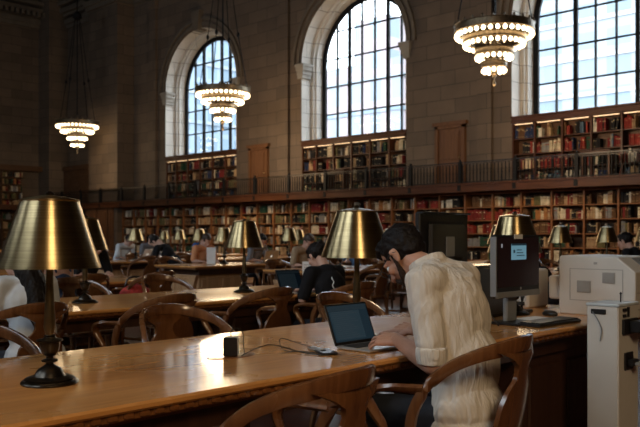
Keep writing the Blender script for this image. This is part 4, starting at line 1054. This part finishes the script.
def man():
    o = Vector((0, 0, 0)); J = dict(lsh=(.105, .170, 1.085), rsh=(.15, -.175, 1.09), lel=(.035, .200, .775), rel=(.12, -.22, .80), lwr=(.300, .085, .832), rwr=(.318, -.050, .862))
    hc = Vector((.330, .0, 1.182)); rot = Euler((R(4), R(50), R(6)), 'XYZ').to_matrix()
    m = MB()
    m.ell((0.01, 0, .56), (.10, .13, .085)); m.ell((.02, 0, .74), (.085, .13, .16)); m.ell((.07, 0, .93), (.095, .14, .15)); m.cap(J['lsh'], J['rsh'], .05, .05)
    m.chain([(.15, 0, 1.09), (.21, 0, 1.13), (.285, .004, 1.160)], [.052, .056, .056], seg=18)
    m.cap((.15, .06, 1.06), (.20, .0, 1.10), .04, .045)
    m.chain([J['lsh'], J['lel']], [.046, .042]); m.chain([J['lel'], tuple(Vector(J['lel']).lerp(Vector(J['lwr']), .35)), J['lwr']], [.045, .044, .027])
    m.chain([J['rsh'], J['rel']], [.046, .042]); m.chain([J['rel'], tuple(Vector(J['rel']).lerp(Vector(J['rwr']), .35)), J['rwr']], [.045, .042, .027])
    for s in (-1, 1):
        m.chain([(.04, s * .08, .545), (.40, s * .15, .535), (.40, s * .15, .30), (.37, s * .15, .10)], [.066, .056, .050, .040]); m.chain([(.34, s * .15, .06), (.46, s * .16, .045)], [.045, .035])
    hand(m, J['lwr'], (1, -.02, -.06), (-.1, .55, 1), -1, curl=(10, 20, 16), spread=17, sc=1.12)
    hand(m, J['rwr'], (.95, -.12, .02), (-.05, .5, 1), 1, curl=(26, 38, 26), spread=12, sc=1.05, point=True)
    P = head(m, hc, rot, 1.03)
    me = blob(m, .0036, 3); body = place(me, 'person', M_skin)
    body.location = (-1.79, 2.71, 0); body.rotation_euler = (0, 0, PI)
    tag(body, 'bearded man in white shirt and glasses bending over his laptop', 'person')
    # hair
    m = MB()
    def E(p, r, rr=None): m.ell(P(*p), tuple(q * 1.03 for q in r), rot=rot if rr is None else rot @ rr, seg=20, rings=14)
    E((-.020, 0, .036), (.100, .082, .096)); E((.028, 0, .086), (.058, .062, .038)); E((.052, 0, .082), (.040, .053, .030)); E((-.048, 0, -.004), (.056, .066, .062)); 
    me = blob(m, .005, 2, folds(.005, 45, 45)); h = place(me, 'hair', M_hair, body)
    M_beard = plain('beard_hair', (.030, .018, .013), .7, var=.4, scale=90, bump=.5, spec=.15)
    m = MB()
    for s in (-1, 1): m.chain([P(.012, s * .071, .012), P(.018, s * .068, -.035), P(.034, s * .060, -.075), P(.062, s * .036, -.104), P(.078, 0, -.112)], [.005, .009, .014, .017, .018]); m.cap(P(.099, s * .004, -.048), P(.092, s * .026, -.055), .0055, .006); m.cap(P(.092, s * .026, -.055), P(.074, s * .034, -.085), .007, .012)
    me = blob(m, .004, 1, folds(.002, 80, 80)); place(me, 'beard', M_beard, body)
    m = MB()
    for s in (-1, 1): m.ell(P(.0785, s * .030, .003), (.011, .011, .011), seg=12, rings=8)
    m.build('eyes', M_paper, body, True)
    # shirt
    m = MB()
    m.ell((.0, 0, .575), (.132, .180, .14)); m.ell((.005, 0, .73), (.106, .155, .19)); m.cap((.01, .07, .56), (.045, .06, .90), .096, .090); m.cap((.02, -.06, .56), (.06, -.05, .90), .092, .086); m.ell((.055, 0, .93), (.106, .165, .18)); m.ell((.085, 0, 1.03), (.092, .160, .11))
    m.cap((J['lsh'][0] - .01, J['lsh'][1] - .01, J['lsh'][2]), (J['rsh'][0] - .01, J['rsh'][1] + .01, J['rsh'][2]), .066, .066)
    m.cap((.14, .07, 1.10), (.185, 0, 1.125), .064, .062); m.cap((.14, -.07, 1.10), (.185, 0, 1.125), .064, .062)
    m.ell((-.0, 0, .51), (.150, .190, .09)); m.ell((-.01, 0, .47), (.145, .19, .035)); m.ell((.11, 0, 1.085), (.085, .13, .055)); m.ell((.15, 0, 1.10), (.07, .10, .055))
    me2 = Vector(J['lel']); m.chain([J['lsh'], tuple(Vector(J['lsh']).lerp(me2, .5)), tuple(Vector(J['lsh']).lerp(me2, .74))], [.062, .059, .057])
    me3 = Vector(J['rel']); m.chain([J['rsh'], tuple(me3)], [.066, .058]); m.cap(tuple(me3), tuple(me3.lerp(Vector(J['rwr']), .60)), .056, .044)
    def ff(p):
        q = Vector((p.x * 7, p.y * 7, p.z * 2.2)); w1 = 1 - abs(mnoise.noise(q + Vector((3, 1, 0)))) * 2; w2 = 1 - abs(mnoise.noise(q * 1.9)) * 2
        a = Vector((p.x - .09, p.y - .2, p.z - 1.02)); tw = math.sin((a.z * .8 + a.x * .7 + a.y * .3) * 75 + 3 * mnoise.noise(p * 8)) * math.exp(-(a.length / .13) ** 2)
        return .007 * max(0, w1) ** 2 + .005 * max(0, w2) ** 2 + .002 * tw + .0015 * mnoise.noise(p * 30)
    me = blob(m, .0055, 5, ff); sh = place(me, 'shirt', M_shirt, body)
    # collar, cuff and seams
    m = MB(); pts = []
    for k in range(17):
        a = R(40 + 280 * k / 16); c0 = Vector((.208, 0, 1.143)); pts.append(c0 + Vector((.074 * math.cos(a) * .92, .074 * math.sin(a), -.5 * .074 * math.cos(a) + .006)))
    m.sweep(pts, .012, .040, ups=[(Vector((.55, 0, 1)) + (p - Vector((.208, 0, 1.143))) * -2).normalized() for p in pts], seg=8); place(blob(m, .004, 2), 'collar', M_shirt, sh)
    m = MB(); d = (Vector(J['lwr']) - me2).normalized()
    m.lathe([(.048,-.034),(.058,-.032),(.062,0),(.061,.03),(.050,.034)],24,tuple(Vector(J['lsh']).lerp(me2, .90))); place(blob(m, .005, 2, folds(.003, 20, 20)), 'cuff', M_shirt, sh)
    m = MB(); pts = [(.10, .175 + .07, 1.02), (.05, .165 + .065, .97), (.15, .20, 1.14)]
    d = (Vector(J['rwr']) - me3).normalized(); m = MB(); m.cap(tuple(me3 + d * .13), tuple(me3 + d * .155), .050, .046, seg=20); place(blob(m, .005, 2), 'cuff', M_shirt, sh)
    # trousers, belt, shoes
    m = MB(); m.ell((0.02, 0, .555), (.125, .155, .10))
    for s in (-1, 1): m.chain([(.04, s * .085, .545), (.40, s * .15, .535), (.40, s * .15, .30), (.37, s * .15, .12)], [.085, .074, .068, .062])
    place(blob(m, .010, 3, folds(.006, 9, 9)), 'trousers', M_trouser, body)
    for s in (-1, 1):
        m = MB(); m.chain([(.33, s * .15, .058), (.48, s * .165, .046)], [.056, .044]); m.box(.28, .53, s * .155 - .045, s * .155 + .05, 0, .02, bev=.008); place(blob(m, .007, 2), 'shoe', M_plastic, body)
    # eyeglasses and bracelet are things he wears
    g = empty('eyeglasses', body.matrix_basis @ P(.09, 0, 0), 0, 'dark framed eyeglasses worn by the man in the white shirt', 'glasses')
    MW = Matrix.Translation(body.location) @ Matrix.Rotation(PI, 4, 'Z'); gi = Matrix.Translation(-Vector(g.location))
    W = lambda p: gi @ (MW @ P(*p))
    g.location = MW @ P(.09, 0, 0); gi = Matrix.Translation(-g.location)
    for s in (-1, 1):
        m = MB(); pts = [W((.112, s * (.034 + .024 * math.cos(a)), .002 + .019 * math.sin(a))) for a in [2 * PI * k / 20 for k in range(21)]]
        m.tube(pts, .0022, 6); m.build('lens_rim', M_plastic, g, True)
        m = MB(); m.tube([W((.110, s * .058, .008)), W((.075, s * .076, .008)), W((.0, s * .086, .012)), W((-.022, s * .084, -.006))], .0024); m.build('temple', M_plastic, g, True)
    m = MB(); m.tube([W((.112, -.010, .004)), W((.117, 0, .007)), W((.112, .010, .004))], .0022); m.build('bridge', M_plastic, g, True)
    wr = Vector(J['rwr']); d = (wr - Vector(J['rel'])).normalized(); c0 = MW @ (wr - d * .022); u = Vector((0, 0, 1)); dW = MW.to_3x3() @ d; s1 = dW.cross(u).normalized(); s2 = s1.cross(dW)
    m = MB()
    for k in range(16):
        a = 2 * PI * k / 16; m.ell((s1 * math.cos(a) + s2 * math.sin(a)) * .033, (.0072, .0072, .0072), seg=8, rings=6)
    tag(m.build('bracelet', M_plasticg, None, True, loc=c0), 'beaded dark bracelet on the right wrist of the man in white', 'bracelet')
def shirt_mat():
    m, t, b = nodemat('white_linen')
    tc = N(t, 'ShaderNodeTexCoord'); mp = N(t, 'ShaderNodeMapping'); mp.inputs['Scale'].default_value = (16, 16, 3.5)
    nz = N(t, 'ShaderNodeTexNoise'); nz.inputs['Scale'].default_value = 1; nz.inputs['Detail'].default_value = 5; nz.inputs['Distortion'].default_value = 1.6
    t.links.new(tc.outputs['Object'], mp.inputs[0]); t.links.new(mp.outputs[0], nz.inputs['Vector'])
    wv = N(t, 'ShaderNodeTexWave'); wv.inputs['Scale'].default_value = 26; wv.bands_direction = 'Y'; wv.inputs['Distortion'].default_value = 1.0
    t.links.new(tc.outputs['Object'], wv.inputs['Vector'])
    cr = N(t, 'ShaderNodeValToRGB'); cr.color_ramp.elements[0].color = (.68, .63, .56, 1); cr.color_ramp.elements[1].color = (.73, .68, .61, 1)
    t.links.new(wv.outputs['Fac'], cr.inputs[0]); t.links.new(cr.outputs[0], b.inputs['Base Color'])
    b.inputs['Roughness'].default_value = .9; b.inputs['Specular IOR Level'].default_value = .1
    bp = N(t, 'ShaderNodeBump'); bp.inputs['Strength'].default_value = .8; bp.inputs['Distance'].default_value = .025
    t.links.new(nz.outputs['Fac'], bp.inputs['Height']); t.links.new(bp.outputs[0], b.inputs['Normal'])
    return m
M_shirt = shirt_mat()
man()

def sitter(x, y, rz, label, top, hairm=None, long=0, lean=.15, tilt=35, look=0, sc=1.0, skin=None, tank=False, hpose=None, zoff=0, bun=False, extra=None, arms=((.34, .16, .80), (.34, -.16, .80)), vox=.011):
    skin = skin or M_skin2; hairm = hairm or M_hair
    sx = lean; J = dict(lsh=(.02 + sx, .165, 1.03), rsh=(.02 + sx, -.165, 1.03), lel=(.08 + sx * .9, .23, .80), rel=(.08 + sx * .9, -.23, .80))
    hc = Vector((.09 + sx * 1.25, .0, 1.20 - abs(sx) * .18)); rot = Euler((0, R(tilt), R(look)), 'XYZ').to_matrix()
    m = MB(); m.ell((0, 0, .565), (.14, .175, .11)); m.ell((sx * .25, 0, .73), (.09, .13, .15)); m.ell((sx * .7, 0, .90), (.095, .145, .15)); m.cap(J['lsh'], J['rsh'], .05, .05)
    m.chain([(sx + .01, 0, 1.05), tuple(hc + rot @ Vector((-.03, 0, -.05)))], [.055, .048])
    for a, b, c in (('lsh', 'lel', 0), ('rsh', 'rel', 1)):
        m.chain([J[a], J[b], arms[c]], [.048, .038, .024])
        hand(m, arms[c], (1, -.25 if c == 0 else .25, -.05), (0, 0, 1), -1 if c == 0 else 1, sc=1.05, curl=(20, 25, 15))
    for s in (-1, 1): m.chain([(.0, s * .09, .55), (.40, s * .12, .53), (.38, s * .12, .28), (.34, s * .12, .09)], [.085, .058, .05, .04]); m.cap((.32, s * .12, .05), (.46, s * .13, .04), .045, .035)
    P = head(m, hc, rot, .98)
    body = place(blob(m, vox * .8, 1), 'person', skin); body.location = (x, y, 0); body.rotation_euler = (0, 0, rz); body.scale = (sc, sc, sc); tag(body, label, 'person')
    m = MB(); m.ell(P(-.024, 0, .036), (.098, .084, .094), rot=rot); m.ell(P(.02, 0, .085), (.06, .06, .036), rot=rot)
    if bun: m.ell(P(-.11, 0, .05), (.045, .045, .045), rot=rot)
    if long: m.chain([P(-.06, 0, .0), tuple(P(-.10, .0, -.06)), (sx - .085, .0, 1.02), (sx * .8 - .12, .01, 1.02 - long * .5), (sx * .8 - .11, .02, 1.02 - long)], [.08, .075, .072, .065, .035]); m.chain([P(-.03, -.06, .0), (sx - .03, -.085, 1.02), (sx * .8 - .09, -.07, 1.04 - long * .8)], [.045, .045, .03])
    place(blob(m, vox * .8, 1, folds(.008, 35, 8 if long else 35)), 'hair', hairm, body)
    m = MB(); m.ell((-.005, 0, .60), (.152, .19, .13)); m.ell((sx * .25, 0, .74), (.112, .155, .17)); m.ell((sx * .7, 0, .90 if not tank else .76), (.112, .162, .16 if not tank else .14))
    if not tank:
        m.cap(J['lsh'], J['rsh'], .062, .062); m.ell((sx - .01, 0, 1.055), (.075, .10, .055))
        for a, b in (('lsh', 'lel'), ('rsh', 'rel')): m.chain([J[a], tuple(Vector(J[a]).lerp(Vector(J[b]), .85))], [.063, .058])
    else:
        for s in (-1, 1): m.chain([(sx * .7 - .09, s * .085, .92), (sx + .0, s * .085, 1.085), (sx * .9 + .08, s * .08, .99)], [.014, .014, .014])
    top_o = place(blob(m, vox, 2, folds(.006, 10, 5)), 'top', top, body)
    m = MB(); m.ell((0, 0, .560), (.15, .185, .115))
    for s in (-1, 1): m.chain([(.0, s * .09, .555), (.40, s * .12, .535), (.38, s * .12, .28), (.35, s * .12, .11)], [.095, .068, .06, .052])
    place(blob(m, vox * 1.3, 2), 'trousers', M_trouser, body)
    return body, top_o, J, sx
cloth = lambda n, c: plain('cloth_' + n, c, .85, var=.12, scale=8, bump=.2, spec=.15)
Cw, Cb, Cn, Cbl, Cor, Cgr, Ctan = cloth('white', (.62, .66, .70)), cloth('black', (.012, .012, .014)), cloth('navy', (.02, .03, .055)), cloth('blue', (.06, .17, .50)), cloth('peach', (.62, .28, .14)), cloth('grey', (.20, .21, .24)), cloth('tan', (.35, .25, .16))
# the woman in black at the second table
b, t, J, sx = sitter(-4.44, 4.82, PI + R(-4), 'woman in black t-shirt with tied dark hair at the second table', Cb, lean=.17, tilt=38, bun=True, sc=.93, arms=((.36, .12, .87), (.40, -.14, .87)), vox=.009)
m = MB()
for (pts) in ([(-.055, .03, .90), (-.05, .045, .93), (-.05, .03, .96), (-.05, .05, .985), (-.035, .04, 1.0)], [(-.055, .03, .90), (-.055, .05, .87), (-.06, .04, .84)]):
    m.tube(catmull([(p[0] + .0, p[1] + .085, p[2]) for p in pts], 5), .005)
pr = m.build('shirt_print', M_paper, t, True)
sitter(-4.42, 2.19, PI + R(6), 'woman in a white shirt with long dark wavy hair at far left', Cw, long=.34, lean=.10, tilt=25, look=-10, arms=((.40, .15, .80), (.38, -.15, .80)), vox=.009, sc=.95)
sitter(-7.05, 3.78, PI + R(10), 'bare shouldered person in a dark tank top at the third table', Cn, M_hairb, tank=True, lean=.13, tilt=20, arms=((.45, .15, .80), (.40, -.15, .80)))
sitter(-9.02, 5.05, R(5), 'person in black seated behind the third table, leaning on one arm', Cb, lean=.22, tilt=40)
sitter(-15.1, 9.35, R(0), 'person in white shirt with head bowed at a far left table', Cw, lean=.28, tilt=50)
sitter(-15.2, 10.1, R(-8), 'person in pale grey shirt beside the bowed reader in white', Cgr, M_hairb, lean=.22, tilt=40)
sitter(-12.35, 8.95, PI + R(20), 'person in dark clothes sleeping forward on a far table', Cb, lean=.34, tilt=65)
sitter(-15.0, 11.3, R(0), 'person in a bright blue shirt at a far table', Cbl, lean=.25, tilt=45)
sitter(-11.85, 9.05, R(-10), 'person in a peach coloured top behind the small white sign', Cor, M_hairb, lean=.15, tilt=40)
sitter(-11.7, 10.15, R(0), 'person in grey behind the far silver laptop', Cgr, lean=.2, tilt=40)
sitter(-9.15, 8.95, R(-15), 'person in tan top behind the second table lamp', Ctan, M_hairb, lean=.2, tilt=40)
sitter(-4.50, 8.45, PI, 'person in black hunched over the table beyond the monitor', Cb, lean=.36, tilt=60, arms=((.50, .16, .80), (.50, -.16, .80)))
sitter(-4.50, 11.0, PI, 'person in dark top at the right edge beyond the printer', Cb, lean=.1, tilt=20)
sitter(-9.6, 11.0, PI, 'person in a blue top at the fourth table beyond the aisle', cloth('dusty_blue', (.10, .16, .26)), lean=.2, tilt=35)

# papers, sign, open books, bag
def sheet(x, y, rz, label, w=.21, d=.29): m = MB(); m.box(-w / 2, w / 2, -d / 2, d / 2, 0, .003); o = m.build('paper_sheet', M_paper, None, loc=(x, y, TT)); o.rotation_euler = (0, 0, rz); return tag(o, label, 'paper')
r = empty('table_sign', (-10.8, 8.5, TT), R(50), 'small white upright sign on the far table end', 'sign')
m = MB(); m.box(-.075, .075, -.004, .004, .01, .29, bev=.002); m.build('sign_panel', M_paper, r); m = MB(); m.box(-.08, .08, -.03, .03, 0, .012, bev=.003); m.build('base', M_white, r)
r = empty('music_sheet_holder', (-5.42, 5.49, TT), R(48), 'upright white printed page standing on the second table past the woman', 'paper')
r.name = 'page_holder'
T = Matrix.Rotation(R(-14), 4, 'X'); m = MB(); m.box(-.09, .09, -.003, .003, .012, .25, T); pg = m.build('page', M_paper, r)
m = MB()
for q in range(9): m.box(-.075, .075, -.0045, -.003, .03 + q * .023, .035 + q * .023, T)
m.build('printed_lines', M_plasticg, pg); m = MB(); m.box(-.11, .11, -.03, .08, 0, .012, bev=.003); m.build('base', M_plastic, r)
def open_book(x, y, rz, lab):
    r = empty('open_book', (x, y, TT), rz, lab, 'book'); m = MB()
    for s in (-1, 1):
        pr = [(0, .004), (s * .03, .028), (s * .09, .024), (s * .155, .012), (s * .155, .004)]
        if s < 0: pr = pr[::-1]
        m.prism(pr, .24, Matrix.Identity(4))
    m.build('pages', M_paper, r); m = MB(); m.box(-.16, .16, -.125, .125, 0, .004); m.build('cover', BM[1], r)
open_book(-8.05, 4.6, R(70), 'open book lying on the third table from the front')
open_book(-13.55, 9.9, R(100), 'open white book before the bowed readers at a far table')
open_book(-8.2, 9.1, R(80), 'open book lying before the person in tan')
sheet(-5.25, 2.3, R(80), 'white sheet on the second table before the woman in white')
sheet(-8.1, 10.6, R(60), 'white sheet lying on the third table beyond the aisle'); sheet(-10.6, 11.0, R(110), 'white sheet lying on the fourth table beyond the aisle')
r = empty('shoulder_bag', (-7.28, 4.72, .457), R(80), 'red checked bag standing on a chair at the third table', 'bag')
m = MB(); m.ell((0, 0, .15), (.19, .08, .15)); place(blob(m, .012, 1, folds(.012, 12, 12)), 'pouch', None or plain('red_check_cloth', (.42, .04, .035), .8, var=.5, scale=26), r)
m = MB(); m.tube(catmull([(-.12, 0, .27), (-.07, 0, .36), (.07, 0, .36), (.12, 0, .27)], 5), .01); m.build('handle', M_plastic, r, True)
